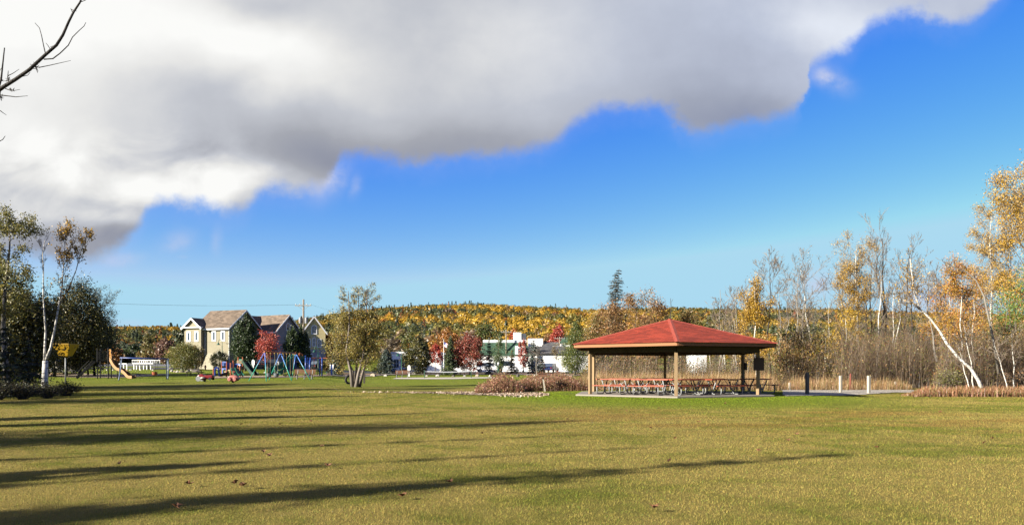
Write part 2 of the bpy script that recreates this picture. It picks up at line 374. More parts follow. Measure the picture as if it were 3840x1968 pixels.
def drape(name,left,right,mt,lift=.03,n=60,k=10):
    """a sheet on the ground between two edge lines given as (X,Y) points"""
    L=np.array(left,float);Q=np.array(right,float)
    def res(a):
        s=np.linspace(0,len(a)-1,n); return np.stack([np.interp(s,range(len(a)),a[:,0]),np.interp(s,range(len(a)),a[:,1])],-1)
    L,Q=res(L),res(Q); w=np.linspace(0,1,k)[None,:,None]; P=L[:,None]*(1-w)+Q[:,None]*w
    rg=np.random.RandomState(len(name)); P[:,0]+=rg.normal(0,.10,(n,2)); P[:,-1]+=rg.normal(0,.10,(n,2))
    Z=terrain(P[...,0],P[...,1])+lift; V=np.concatenate([P,Z[...,None]],-1).reshape(-1,3)
    i=np.arange(n*k).reshape(n,k); F=np.stack([i[:-1,:-1],i[1:,:-1],i[1:,1:],i[:-1,1:]],-1).reshape(-1,4)
    o=npmesh(name,V,F,mt); o.data.polygons.foreach_set('use_smooth',[True]*len(F)); return tag(o,kind='structure')
def bx(x,y): p=B(x,y); return (p.x,p.y)
def loosemat(name,a,b_,sc,dark=(.05,.04,.03)):
    a=tuple(q*ALB for q in a); b_=tuple(q*ALB for q in b_)
    m,t,b=newmat(name); b.inputs['Roughness'].default_value=.95; p=t.new('ShaderNodeNewGeometry').outputs['Position']
    vo=t.new('ShaderNodeTexVoronoi'); vo.inputs['Scale'].default_value=sc; t.l.new(p,vo.inputs['Vector'])
    n=t.noise(p,.7,5); c=t.mix(t.sep(vo.outputs['Color'])[0],a,b_); c=t.mix(t.smooth(vo.outputs['Distance'],.4,.75,0,.8),c,dark); c=t.mix(t.smooth(n,.5,.75,0,.5),c,tuple(q*.55 for q in a))
    t.l.new(c,b.inputs['Base Color']); bn=t.new('ShaderNodeBump'); bn.inputs['Strength'].default_value=1; bn.inputs['Distance'].default_value=.03; bn.invert=True
    t.l.new(vo.outputs['Distance'],bn.inputs['Height']); t.l.new(bn.outputs[0],b.inputs['Normal']); return m
GRAVEL=loosemat('gravel',(.48,.43,.35),(.66,.60,.50),22)
CHIPS=loosemat('wood_chips',(.42,.30,.18),(.60,.46,.32),14)
MULCH=loosemat('leaf_mulch',(.28,.15,.075),(.42,.25,.14),9)
SAND=mat('sand',(.56,.50,.40),.95,scale=2)
CONC=mat('concrete',(.30,.26,.215),.9,var=.2,scale=1.2,bump=.25,bscale=60)
ASPH=mat('asphalt',(.085,.085,.09),.9,scale=1.5,bump=.3,bscale=90)
drape('gravel_path',[bx(2935,1486),bx(3060,1484),bx(3260,1478),bx(3350,1472),(26.5,44.5),(40,45)],[bx(2935,1462),bx(3060,1462),bx(3260,1462),bx(3400,1462),(27,48),(40,49)],GRAVEL)
drape('wood_chip_strip',[bx(1700,1478),bx(1760,1480),bx(1840,1483),bx(1930,1486),bx(2010,1484)],[bx(1700,1475),bx(1760,1475),bx(1840,1476),bx(1930,1477),bx(2010,1480)],CHIPS)
def chips():
    rg=np.random.RandomState(4); e0=[bx(x,y) for x,y in ((1250,1470),(1480,1473),(1640,1476),(1800,1479),(1930,1484),(2060,1484))]; e1=[bx(x,y) for x,y in ((1250,1469),(1500,1471),(1660,1472),(1800,1472),(1930,1474),(2060,1478))]
    e0=np.array(e0);e1=np.array(e1); n=4200; s=rg.beta(2.2,1.2,n)*5; w=rg.normal(.5,.38,n)[:,None]
    it=lambda a:np.stack([np.interp(s,range(6),a[:,0]),np.interp(s,range(6),a[:,1])],-1)
    P=it(e0)*(1-w)+it(e1)*w; Z=terrain(P[:,0],P[:,1])+.04+rg.rand(n)*.02
    A=rg.uniform(0,6.28,n); L=rg.uniform(.03,.075,n); a=np.stack([np.cos(A)*L,np.sin(A)*L,rg.normal(0,.012,n)],-1); b=np.stack([-np.sin(A)*L*.4,np.cos(A)*L*.4,rg.normal(.01,.02,n)],-1); C0=np.concatenate([P,Z[:,None]],1)
    V=np.stack([C0-a,C0-b,C0+a,C0+b],1).reshape(-1,3); c=np.array([(.24,.18,.12),(.15,.10,.06),(.30,.24,.18),(.10,.06,.04)])[rg.randint(0,4,n)]
    m=bpy.data.materials.new('chip'); m.use_nodes=True; t=NT(m.node_tree); at=t.new('ShaderNodeAttribute',attribute_name='Col'); t.l.new(at.outputs['Color'],t.n['Principled BSDF'].inputs['Base Color'])
    o=npmesh('wood_chips',V,np.arange(4*n).reshape(n,4),m,None,np.repeat(c,4,0)); tag(o,'pale wood chips scattered in a thin strip before the red weeds','wood chips',kind='stuff')
chips()
drape('playground_chips',[bx(60,1412),bx(260,1414),bx(420,1416),bx(520,1413),bx(640,1404)],[bx(40,1400),bx(260,1400),bx(420,1403),bx(520,1404),bx(640,1402)],CHIPS)
drape('play_surface',[bx(800,1418),bx(960,1417),bx(1150,1414),bx(1290,1410)],[bx(810,1411),bx(960,1409),bx(1150,1408),bx(1290,1404)],CHIPS)
drape('mulch_bed',[bx(1225,1407),bx(1500,1402),bx(1700,1400),bx(1950,1402),bx(2250,1409),bx(2420,1408)],[G(1225,117).xy,G(1500,124).xy,G(1700,125).xy,G(1950,125).xy,G(2250,124).xy,G(2420,122).xy],MULCH,.05)
drape('footpath',[bx(1240,1410),bx(1450,1407),bx(1700,1405),bx(1950,1405.5),bx(2250,1411)],[bx(1240,1405.5),bx(1450,1403.5),bx(1700,1402),bx(1950,1403),bx(2250,1408)],CONC,.08)
drape('sand_court',[bx(1470,1421),bx(1700,1421.5),bx(1870,1418)],[bx(1490,1416.5),bx(1700,1415),bx(1860,1414)],SAND,.04)
drape('car_park',[G(560,121).xy,G(1200,121).xy,G(1500,126).xy,G(1700,127).xy,G(2500,126).xy],[G(500,148).xy,G(1200,142).xy,G(1500,142).xy,G(1700,141).xy,G(2500,140).xy],ASPH,.06)
drape('lakeside_road',[G(-200,128).xy,G(300,128).xy,G(640,126).xy,G(760,124).xy],[G(-200,138).xy,G(300,138).xy,G(640,136).xy,G(760,134).xy],ASPH,.06)

def blade_mat():
    m=bpy.data.materials.new('grass_blade'); m.use_nodes=True; t=NT(m.node_tree); out=t.n['Material Output']; t.n.remove(t.n['Principled BSDF'])
    c,p,n3=lawn_colour(t,1.2); a=t.new('ShaderNodeAttribute',attribute_name='Col').outputs['Color']
    c=t.mix(1.0,c,a,'MULTIPLY')
    d=t.new('ShaderNodeBsdfDiffuse'); tr=t.new('ShaderNodeBsdfTranslucent'); t.l.new(c,d.inputs[0]); t.l.new(c,tr.inputs[0])
    mx=t.new('ShaderNodeMixShader'); mx.inputs[0].default_value=.28; t.l.new(d.outputs[0],mx.inputs[1]); t.l.new(tr.outputs[0],mx.inputs[2]); t.l.new(mx.outputs[0],out.inputs[0]); return m
def grass():
    rg=np.random.RandomState(7); N=950000
    q=rg.rand(N); e=.4; a,b=5.5**e,48**e; d=(a+(b-a)*q)**(1/e)
    u=rg.uniform(-.82,.82,N); X=u*d; Y=d
    # drop blades that would stand on paths or the slab
    keep=np.hypot(X-PAV[0],Y-PAV[1])>5.9
    keep&=~((X>(1960-CX)/K*Y-30)&(Y>43.8)&(X>16)); keep&=~((Y>39.5)&(X<3.5)&(X>-8)&(Y<46)&(Y>44))
    X,Y,d=X[keep],Y[keep],d[keep]; n=len(X); Z=terrain(X,Y)
    tuft=np.sin(X*2.1+np.sin(Y*1.7)*2)*np.sin(Y*2.4+np.sin(X*1.3)*2)
    h=rg.gamma(6,.0034,n)*(1+.15*tuft); w=.0027*(d/8)**.85*rg.uniform(.7,1.4,n)
    az=rg.uniform(0,2*PI,n); lean=rg.gamma(3.0,.31,n)
    dx,dy=np.cos(az),np.sin(az); sx,sy=-dy,dx
    h=h*(1+.012*np.maximum(d-8,0))
    tip=np.stack([X+dx*h*np.sin(np.minimum(lean,1.35)),Y+dy*h*np.sin(np.minimum(lean,1.35)),Z+h*np.cos(np.minimum(lean,1.35))],-1)
    p0=np.stack([X-sx*w,Y-sy*w,Z-.005],-1); p1=np.stack([X+sx*w,Y+sy*w,Z-.005],-1)
    V=np.stack([p0,p1,tip],1).reshape(-1,3); F=np.arange(3*n).reshape(n,3)
    c=np.clip(rg.normal(1,.11,(n,1)),.6,1.4)*np.ones((1,3)); st=rg.rand(n)<.22; c[st]*=np.array([1.13,1.07,1.05]); gn=rg.rand(n)<.18; c[gn]*=np.array([.6,.95,.7])
    o=npmesh('grass',V,F,blade_mat(),None,np.repeat(c,3,0)); tag(o,'short mown lawn grass, straw dry with green patches','grass',kind='stuff')
grass()
def leaves_on_lawn():
    rg=random.Random(3); mt=mat('dry_leaf',(.20,.085,.035),.8,var=.4,scale=20)
    pts=[(990,1703),(1205,1683),(1008,1720),(450,1750),(1228,1758),(660,1916),(2440,1612),(2842,1698),(2508,1741),(2955,1660),(1050,1597),(530,1590),(708,1828),(2010,1500),(2130,1577),(2180,1582),(2530,1652),(2620,1588),(3140,1537),(3290,1687),(3720,1652),(2990,1636),(1510,1875),(2450,1920),(1690,1820),(905,1597),(1165,1585),(912,1835),(3690,1670),(1810,1632),(2470,1535),(2720,1517),(3525,1550),(2350,1545),(880,1826),(1366,1562)]
    for i,(x,y) in enumerate(pts):
        p=B(x,y); m=MB(); s=rg.uniform(.035,.06); n=10; ring=[]
        for k in range(n):
            a=2*PI*k/n; r=s*(1.15 if k%2==0 else .62)*rg.uniform(.8,1.2); ring.append((r*math.cos(a),r*math.sin(a),.012+rg.uniform(0,.035)+.5*abs(r*math.cos(a))))
        for k in range(n): m.poly([(0,0,.012),ring[k],ring[(k+1)%n]])
        o=m.build('fallen_leaf',mt); o.location=(p.x,p.y,p.z+.035); o.rotation_euler=(rg.uniform(-.3,.3),rg.uniform(-.3,.3),rg.uniform(0,6))
        tag(o,'dry curled brown leaf lying on the mown lawn','leaf','fallen leaves scattered over the lawn')
leaves_on_lawn()

# ------------------------------------------------------------------ picnic shelter
TH=-1.715; RR=5.6; RP=4.73; SLAB=.33; ZE=CAMZ+1.33; ZA=CAMZ+2.72
REDSH=shingle('red_shingle',(.36,.048,.022),.20,.42)
WOOD=mat('weathered_wood',(.34,.23,.12),.85,var=.3,scale=3,bump=.4,bscale=25,stretch=(6,6,.6))
FASC=mat('stained_fascia',(.33,.145,.06),.8,var=.3,scale=2,bump=.3,bscale=30,stretch=(.6,.6,6))
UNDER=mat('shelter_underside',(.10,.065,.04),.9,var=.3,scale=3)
TRED=mat('red_stained_plank',(.44,.10,.05),.6,var=.25,scale=4,bump=.2,stretch=(1,8,8))
GALV=mat('galvanised_pipe',(.29,.30,.30),.5,.3,var=.12,scale=5)
def pavilion():
    root=thing('picnic_shelter','open six-sided picnic shelter with a red shingled roof on timber posts','picnic shelter',(PAV[0],PAV[1],SLAB))
    hx=lambda r,k,z:(r*math.cos(TH+k*PI/3),r*math.sin(TH+k*PI/3),z)
    ze,za=ZE-SLAB,ZA-SLAB
    # roof with UVs in metres per face
    me=bpy.data.meshes.new('roof'); V=[];Fs=[];UV=[]
    ap=math.hypot(RR*math.cos(PI/6),za-ze)
    for k in range(6):
        b=len(V); V+=[hx(RR+.14,k,ze-.01),hx(RR+.14,k+1,ze-.01),(0,0,za)]; Fs.append((b,b+1,b+2)); UV+=[(k*9-RR/2,0),(k*9+RR/2,0),(k*9,ap)]
    me.from_pydata(V,[],Fs); uvl=me.uv_layers.new(name='UVMap')
    for i,q in enumerate(UV): uvl.data[i].uv=q
    me.materials.append(REDSH); roof=bpy.data.objects.new('roof',me); COL.objects.link(roof); roof.parent=root
    # hip caps
    m=MB()
    for k in range(6):
        a=Vector(hx(RR+.12,k,ze+.004)); c=Vector((0,0,za+.012)); s=Vector((-math.sin(TH+k*PI/3),math.cos(TH+k*PI/3),0))*.14
        n=18
        for i in range(n):
            p=a.lerp(c,i/n); q=a.lerp(c,(i+1)/n+.004); dz=Vector((0,0,.012))
            m.poly([p+s-dz*2,p+dz,q+dz*.3,q+s-dz*3]); m.poly([p+dz,p-s-dz*2,q-s-dz*3,q+dz*.3])
    cap=mat('red_hip_cap',(.42,.07,.04),.9,var=.2,scale=6); m.build('hip_cap',cap,roof)
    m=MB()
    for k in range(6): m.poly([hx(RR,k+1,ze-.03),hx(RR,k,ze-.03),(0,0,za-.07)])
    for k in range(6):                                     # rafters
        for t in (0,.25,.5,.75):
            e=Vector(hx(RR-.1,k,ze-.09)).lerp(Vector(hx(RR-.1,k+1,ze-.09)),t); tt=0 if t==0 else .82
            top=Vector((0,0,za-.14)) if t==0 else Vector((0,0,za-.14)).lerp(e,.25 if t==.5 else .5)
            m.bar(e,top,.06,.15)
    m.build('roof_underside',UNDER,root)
    m=MB()
    for k in range(6):                                     # fascia boards, butted at the corners
        a,b=Vector(hx(RR+.03,k,ze-.09)),Vector(hx(RR+.03,k+1,ze-.09)); d=(b-a).normalized()*.012; m.bar(a+d,b-d,.045,.17)
    m.build('fascia',FASC,root)
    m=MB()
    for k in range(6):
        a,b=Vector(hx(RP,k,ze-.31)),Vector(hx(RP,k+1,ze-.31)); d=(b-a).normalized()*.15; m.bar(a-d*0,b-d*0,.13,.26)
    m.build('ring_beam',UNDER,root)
    m=MB(); m.poly([hx(RR+.0,k,ze-.175) for k in range(6)][::-1]) if False else None
    for k in range(6):
        m=MB(); p=hx(RP,k,0); m.box((p[0],p[1],(ze-.44)/2),(.145,.145,ze-.44),TH+k*PI/3)
        m.build('post',WOOD,root,bevel=.008)
        if k in(0,3,5):
            pass
    # notice board on the right-hand post, seen from its back
    p=Vector(hx(RP,1,0)); d=Vector((.97,-.24,0)); o=Vector((-.24,-.97,0))*.11
    m=MB(); m.box((p.x+.03+o.x,p.y+o.y,1.50),(.50,.05,.62),math.atan2(d.y,d.x)); m.build('notice_board',mat('dark_board',(.10,.06,.04),.8,scale=4),root,bevel=.006)
    p=Vector(hx(RP,2,0)); m=MB(); m.box((p.x+.12,p.y-.1,1.42),(.12,.12,.40),.2); m.build('switch_box',mat('dark_board',(.10,.06,.04)),root,bevel=.006)
    m=MB(); m.prism([hx(RR-.05,k,-.14) for k in range(6)],(0,0,.14)); m.build('concrete_slab',CONC,root,bevel=.015)
    m=MB(); m.tube([(0,0,za-.05),(0,0,za+.02)],.1,8); m.build('roof_cap',cap,root)
pavilion()
def picnic_table():
    """long axis x: three-plank top, two benches, bent pipe frames crossing under the top"""
    t=thing('picnic_table','','picnic table')
    m=MB()
    for k in range(5): m.box((0,(k-2)*.148,.745),(1.95,.138,.042))
    m.build('table_top',TRED,t,bevel=.006)
    for s in (-1,1):
        m=MB()
        for k in (-.5,.5): m.box((0,s*.66+k*.132,.435),(1.95,.124,.04))
        m.build('bench',TRED,t,bevel=.006)
    def rnd(pts,rad=.11,n=5):
        out=[Vector(pts[0])]
        for i in range(1,len(pts)-1):
            p=Vector(pts[i]);a=(Vector(pts[i-1])-p);b=(Vector(pts[i+1])-p);ra=min(rad,a.length*.45,b.length*.45)
            a=p+a.normalized()*ra;b=p+b.normalized()*ra
            for k in range(n+1):
                q=k/n; out.append(a*(1-q)**2+p*2*q*(1-q)+b*q*q)
        return out+[Vector(pts[-1])]
    for e in (-1,1):
        m=MB()
        for s in (-1,1):
            x=e*.66+s*.024
            m.tube(rnd([(x,s*.70,.41),(x,s*.70,.028),(x,s*.06,.028),(x,-s*.30,.71)],.13),.028,8)
        m.tube([(e*.66,-.74,.40),(e*.66,-.55,.40)],.02,6).tube([(e*.66,.74,.40),(e*.66,.55,.40)],.02,6)
        m.box((e*.66,0,.712),(.05,.66,.024))
        m.build('leg_frame',GALV,t,smooth=True)
        m=MB(); m.tube([(e*.64,0,.16),(e*.12,0,.71)],.018,6); m.build('brace',GALV,t,smooth=True)
    return t
def tables():
    base=picnic_table(); base['group']='picnic tables under the shelter'
    fl=TH-PI/6; fr=TH+PI/6       # outward directions of the two front sides
    spots=[]
    def row(dirn,off,sh,label,rot=0):
        n=Vector((math.cos(dirn),math.sin(dirn),0)); a=Vector((-math.sin(dirn),math.cos(dirn),0))
        p=n*off+a*sh; spots.append((Vector((PAV[0]+p.x,PAV[1]+p.y,SLAB)),dirn+PI/2+rot,label))
    row(fl,3.28,-1.35,'red picnic table beside the two left posts, its pale pipe legs in full sun')
    row(fl,3.30,.72,'red picnic table in the front left row, next to the front corner post',.03)
    row(fl,1.15,-1.9,'red picnic table in the second row, behind the table by the two left posts',-.05)
    row(fl,.95,.35,'half shaded red picnic table at the middle of the shelter, second row')
    row(fr,3.1,-1.25,'red picnic table just right of the front corner post',.05)
    row(fr,3.2,.95,'red picnic table in the front right row, its curved leg end left of the board',.06)
    row(fr,1.0,1.6,'dark shaded red picnic table near the right rear post',.1)
    row(fr,-1.9,.3,'dark shaded red picnic table at the back of the shelter by the rear post',.08)
    row(TH+PI/2+.1,4.55,.3,'red picnic table sticking out past the right-hand post with the notice board',.28)
    for i,(p,r,l) in enumerate(spots):
        if i==0: base.location=p; base.rotation_euler=(0,0,r); base['label']=l
        else: dup(base,p,r,l)
tables()
# ------------------------------------------------------------------ trees
GOLD=[(.54,.32,.032),(.47,.265,.026),(.60,.38,.05),(.40,.22,.026)]
YELLOW=[(.58,.38,.03),(.52,.32,.025),(.46,.27,.02)]
ORANGE=[(.52,.20,.03),(.45,.15,.03),(.58,.27,.04)]
RUST=[(.34,.15,.05),(.28,.12,.045),(.40,.20,.07)]
TAN=[(.36,.22,.08),(.30,.18,.07),(.42,.25,.09)]
OLIVE=[(.20,.17,.035),(.16,.145,.03),(.26,.20,.05),(.12,.125,.03)]
LIME=[(.22,.22,.04),(.17,.20,.035),(.28,.25,.06),(.13,.16,.03)]
GREEN=[(.085,.13,.03),(.065,.105,.028),(.11,.15,.04)]
DARK=[(.040,.062,.022),(.032,.05,.02),(.05,.075,.028),(.06,.065,.022)]
DARKOL=[(.060,.065,.018),(.045,.055,.017),(.085,.075,.02),(.035,.045,.016)]
SPRUCE=[(.040,.070,.045),(.032,.056,.036),(.055,.085,.055)]
BLUE=[(.085,.12,.10),(.065,.10,.085),(.11,.145,.12)]
RED=[(.55,.075,.04),(.48,.055,.04),(.60,.13,.06),(.40,.045,.035)]
CRIM=[(.30,.06,.04),(.24,.05,.035),(.36,.09,.05),(.28,.12,.07)]
PINK=[(.55,.12,.09),(.48,.09,.07),(.60,.18,.12)]
CEDARO=[(.20,.32,.045),(.15,.27,.04),(.26,.34,.05),(.62,.22,.05),(.12,.21,.035),(.18,.28,.04)]

def leafcards(rg,P,size,pal,aspect=.55,up=.0,out=None,var=.25):
    """diamond-shaped leaves (or leaf clumps) at points P -> V,F,C"""
    n=len(P); size=np.broadcast_to(size,(n,))*.64*rg.uniform(.65,1.35,n)
    a=rg.normal(0,1,(n,3)); a[:,2]-=up; a/=np.linalg.norm(a,axis=1)[:,None]+1e-9
    q=rg.normal(0,1,(n,3))
    if out is not None: q=np.cross(out+.5*q,a)
    b=np.cross(a,q) if out is None else q
    b/=np.linalg.norm(b,axis=1)[:,None]+1e-9
    a=a*size[:,None]; b=b*(size*aspect)[:,None]; c=np.cross(a,b); c/=np.linalg.norm(c,axis=1)[:,None]+1e-9; c*=size[:,None]*.12
    V=np.stack([P-a,P-b+c,P+a,P+b+c],1).reshape(-1,3); F=np.arange(4*n).reshape(n,4)
    pal=np.array(pal)*ALB; C=pal[rg.randint(0,len(pal),n)]*np.clip(rg.normal(1,var,(n,1)),.45,1.7)
    return V,F,np.repeat(C,4,0)
def clumps(rg,n,k,rad,shell=.55,flat=.8,sig=.16):
    """n points gathered in k clumps inside an ellipsoid of radii rad (crown centred on 0)"""
    u=rg.normal(0,1,(k,3)); u/=np.linalg.norm(u,axis=1)[:,None]; r=rg.uniform(shell**3,1,k)**(1/3)
    c=u*r[:,None]; w=rg.gamma(2,1,k); i=rg.choice(k,n,p=w/w.sum())
    s=sig*rg.uniform(.5,1.5,k)[i]
    p=c[i]+rg.normal(0,1,(n,3))*s[:,None]*np.array([1,1,flat])
    return p*np.array(rad)
class Skel:
    def __init__(s,seed): s.r=random.Random(seed); s.trunk=MB(); s.twig=MB(); s.tips=[]; s.limbs=[]
    def path(s,p,d,L,n,wob,up):
        pts=[p]; d=d.normalized()
        for i in range(n):
            d=(d+Vector((s.r.gauss(0,wob),s.r.gauss(0,wob),s.r.gauss(0,wob)+up))).normalized(); p=p+d*(L/n); pts.append(p)
        return pts
    def kids(s,pts,L,r,lev,nb,ang,up,wob,ratio,t0,twr):
        if lev>=len(nb): return
        for k in range(nb[lev]):
            t=s.r.uniform(t0,1)**.9; x=t*(len(pts)-1); i=min(int(x),len(pts)-2); f=x-i
            p=pts[i].lerp(pts[i+1],f); d=(pts[i+1]-pts[i]).normalized()
            q=Vector((s.r.gauss(0,1),s.r.gauss(0,1),s.r.gauss(0,.6))); q=(q-d*q.dot(d)).normalized()
            a=R(ang[lev])*s.r.uniform(.7,1.3); dd=d*math.cos(a)+q*math.sin(a)
            l=L*ratio[lev]*s.r.uniform(.55,1.2)*(1.15-t*.55); rr=max(r*(1-t*.7)*.55,twr)
            n=4 if lev<2 else 3
            pp=s.path(p,dd,l,n,wob,up); m=s.twig
            m.tube(pp,[rr+(twr*.6-rr)*j/n for j in range(n+1)],3,cap=False)
            if lev>=len(nb)-2: s.tips+=[tuple(v) for v in pp[1:]]
            s.kids(pp,l,rr,lev+1,nb,ang,up,wob,ratio,.25,twr)
    def stem(s,pts,r0,r1,nb=(14,6,4),ang=(48,42,40),up=.10,wob=.13,ratio=(.28,.5,.5),t0=.35,twr=.008,L=None,sides=7):
        m=len(pts); s.trunk.tube(pts,[r0*1.35 if j==0 else r0+(r1-r0)*j/(m-1) for j in range(m)],sides)
        L=L or (pts[-1]-pts[0]).length
        s.kids(pts,L,r0*.6,0,nb,ang,up,wob,ratio,t0,twr)
def tip_leaves(rg,tips,n,jit,size,pal,zlo=None,weight=None):
    T=np.array(tips)
    if zlo is not None: T=T[T[:,2]>zlo]
    if weight is not None:
        k=rg.choice(len(T),max(3,int(len(T)*weight)),replace=False); T=T[k]
    n=int(n*2.3); P=T[rg.randint(0,len(T),n)]+rg.normal(0,jit,(n,3)); return leafcards(rg,P,size,pal,.6)
TREES={}
def mk(name,label,cat,loc,group): return thing(name,label,cat,loc,0,group)
def wpts(r,H,lean,n=7,wob=.012):
    a=r.uniform(0,6.28); return [Vector((lean*(k/n)**1.2+wob*H*math.sin(a+k*1.7)*(k>0),wob*H*math.cos(a*1.3+k*1.3)*(k>0),H*k/n)) for k in range(n+1)]
SEED=[100]
def nseed(): SEED[0]+=1; return SEED[0]
def place(x,yb,ytop,d=None):
    if d is None: p=B(x,yb); d=p.y
    else: p=G(x,d)
    H=(HZ-ytop)*d/K+CAMZ-p.z
    return p,H,d/K
def bare(name,label,x,yb,ytop,d=None,cat='tree',bark=None,tw=None,lean=0,r0=None,nb=(16,7,5),ang=(44,40,38),ratio=(.33,.52,.5),t0=.35,up=.10,leaves=0,pal=None,size=.07,frac=None,zf=.5,group=None,twr=.013,stems=1,jit=.18):
    p,H,s=place(x,yb,ytop,d); sd=nseed(); sk=Skel(sd); rg=np.random.RandomState(sd); t=mk(name,label,cat,p,group)
    for q in range(stems):
        pts=wpts(sk.r,H*(1 if q==0 else sk.r.uniform(.75,.97)),lean*s+(0 if q==0 else sk.r.uniform(-.12,.12)*H))
        if q: pts=[v+Vector((sk.r.uniform(-.25,.25),sk.r.uniform(-.25,.25),0)) for v in pts]
        r=r0 or H*.011; sk.stem(pts,r,r*.15,nb,ang,up,.13,ratio,t0,twr)
    sk.trunk.build('trunk',bark or GREYBARK,t,smooth=True)
    c=sk.twig.build('crown' if not leaves else 'branches',tw or TWIG,t)
    if leaves:
        V,F,C=tip_leaves(rg,sk.tips,leaves,jit,size,pal,zf*H,frac); npmesh('crown',V,F,LEAF,t,C)
    return t
def leafy(name,label,x,yb,ytop,wpx,d=None,cat='tree',pal=OLIVE,n=5000,k=70,size=.13,cb=.25,bark=None,shell=.5,sig=.17,lean=0,r0=None,shape=1.0,group=None,stems=1,twigs=True,top=1.0):
    """a full crown: clumped leaves in an egg-shaped volume above a branching trunk"""
    n=int(n*2.2); p,H,s=place(x,yb,ytop,d); Rr=wpx*s/2; sd=nseed(); sk=Skel(sd); rg=np.random.RandomState(sd); t=mk(name,label,cat,p,group)
    for q in range(stems):
        pts=wpts(sk.r,H*(.9-.08*q),lean*s+(0 if not q else sk.r.uniform(-.3,.3)*Rr)); r=(r0 or H*.016)
        if q: pts=[pts[0]+Vector((sk.r.uniform(-.3,.3),sk.r.uniform(-.2,.2),0))]+pts[1:]
        sk.stem(pts,r,r*.12,(12,4,2) if twigs else (9,2),(55,45,40),.06,.12,(min(.55,Rr/H*.9),.5,.5),max(.12,cb),.012)
    o0=len(sk.trunk.v); sk.trunk.v+=sk.twig.v; sk.trunk.f+=[tuple(i+o0 for i in f) for f in sk.twig.f]; sk.trunk.build('trunk',bark or BARK,t,smooth=True)
    hz=H*(1-cb)/2; P=clumps(rg,n,k,(1,1,1),shell,.8,sig)
    zz=np.clip(P[:,2],-1.1,1.15); taper=np.where(zz>0,1-(.45*shape)*zz**1.3,1-.18*zz**2)
    P=P*np.array([Rr,Rr,hz]); P[:,0]*=taper; P[:,1]*=taper; P[:,2]+=H*cb+hz; P[:,0]+=lean*s*np.clip(P[:,2]/H,0,1)
    o=P-np.array([0,0,H*cb+hz*.8]); o/=np.linalg.norm(o,axis=1)[:,None]+1e-6
    P=P[P[:,2]>.05]; o=o[:len(P)]
    V,F,C=leafcards(rg,P,size,pal,.6); npmesh('crown',V,F,LEAF,t,C); return t
def conifer(name,label,x,yb,ytop,wpx,d=None,cat='tree',pal=SPRUCE,whorls=26,per=9,cb=.05,droop=.25,dens=1.0,lean=0,bark=None,power=.85,size=.17,group=None,bend=0,gap=0.):
    """whorled branches carrying needle sprays; shorter towards the top"""
    p,H,s=place(x,yb,ytop,d); Rr=wpx*s/2; sd=nseed(); r=random.Random(sd); rg=np.random.RandomState(sd); t=mk(name,label,cat,p,group)
    m=MB(); n=10; cx=lambda z:lean*s*(z/H)+bend*s*max(0,(z/H-.75)/.25)**2
    m.tube([(cx(H*k/n),0,H*k/n) for k in range(n+1)],[max(.02,H*.012*(1-k/n)+.012) for k in range(n+1)],7); br=m; PP=[];OO=[]
    for w in range(whorls):
        f=cb+(1-cb)*(w+r.uniform(-.3,.3))/whorls; f=min(max(f,cb),.985); z=H*f
        L=Rr*((1-f)/(1-cb))**power+.06*Rr
        for k in range(per):
            if r.random()<gap: continue
            a=r.uniform(0,2*PI); l=L*r.uniform(.6,1.12); d3=Vector((math.cos(a),math.sin(a),r.uniform(-.1,.25)))
            q=[Vector((cx(z),0,z))]
            for i in range(4): d3=Vector((d3.x,d3.y,d3.z-droop*(.45 if i<3 else -.7))); q.append(q[-1]+d3.normalized()*l/4)
            br.tube(q,[.022,.018,.013,.009,.005],3,cap=False)
            c=max(6,int(l*17*dens))
            for i in range(c):
                tt=r.uniform(.12,1)*4; j=min(int(tt),3); v=q[j].lerp(q[j+1],tt-j); side=Vector((-d3.y,d3.x,0)).normalized()*r.gauss(0,.16*l*(1.1-tt/4.5))
                PP.append(tuple(v+side+Vector((0,0,-abs(r.gauss(0,.07*l))-.03)))); OO.append((d3.x,d3.y,.6))
    br.build('trunk',bark or BARK,t)
    V,F,C=leafcards(rg,np.array(PP),size,pal,.38,up=.35,out=np.array(OO)); npmesh('crown',V,F,NEEDLE,t,C); return t
def column(name,label,x,yb,ytop,wpx,d=None,cat='tree',pal=LIME,n=6000,k=120,size=.13,cb=.06,bark=None,group=None,stems=2,ragged=.2,power=.6,belly=.3):
    n=int(n*2.2)
    """cedar-like flame of dense upright sprays"""
    p,H,s=place(x,yb,ytop,d); Rr=wpx*s/2; sd=nseed(); r=random.Random(sd); rg=np.random.RandomState(sd); t=mk(name,label,cat,p,group)
    m=MB()
    for q in range(stems):
        dx=r.uniform(-.12,.12)*Rr*2; m.tube([(dx*.6,r.uniform(-.1,.1),0),(dx,0,H*.3),(dx*.6,0,H*.92)],[H*.018,H*.013,.02],7)
    m.build('trunk',bark or GREYBARK,t,smooth=True)
    f=rg.uniform(0,1,k)**1.15; a=rg.uniform(0,2*PI,k); prof=np.where(f<belly,(f/belly)**.5,((1-f)/(1-belly))**power); rad=Rr*prof*(1+rg.normal(0,ragged,k)); rr=rad*rg.uniform(.35,1,k)**.5
    c=np.stack([rr*np.cos(a),rr*np.sin(a),H*cb+f*H*(1-cb)],-1); w=prof+.15; i=rg.choice(k,n,p=w/w.sum())
    sg=.17*Rr*(.35+prof[i])
    P=c[i]+rg.normal(0,1,(n,3))*sg[:,None]*np.array([1,1,1.5]); P=P[P[:,2]>.05]
    o=P*np.array([1,1,0]); o/=np.linalg.norm(o,axis=1)[:,None]+1e-6
    V,F,C=leafcards(rg,P,size,pal,.45,up=-.5); npmesh('crown',V,F,LEAF,t,C); return t
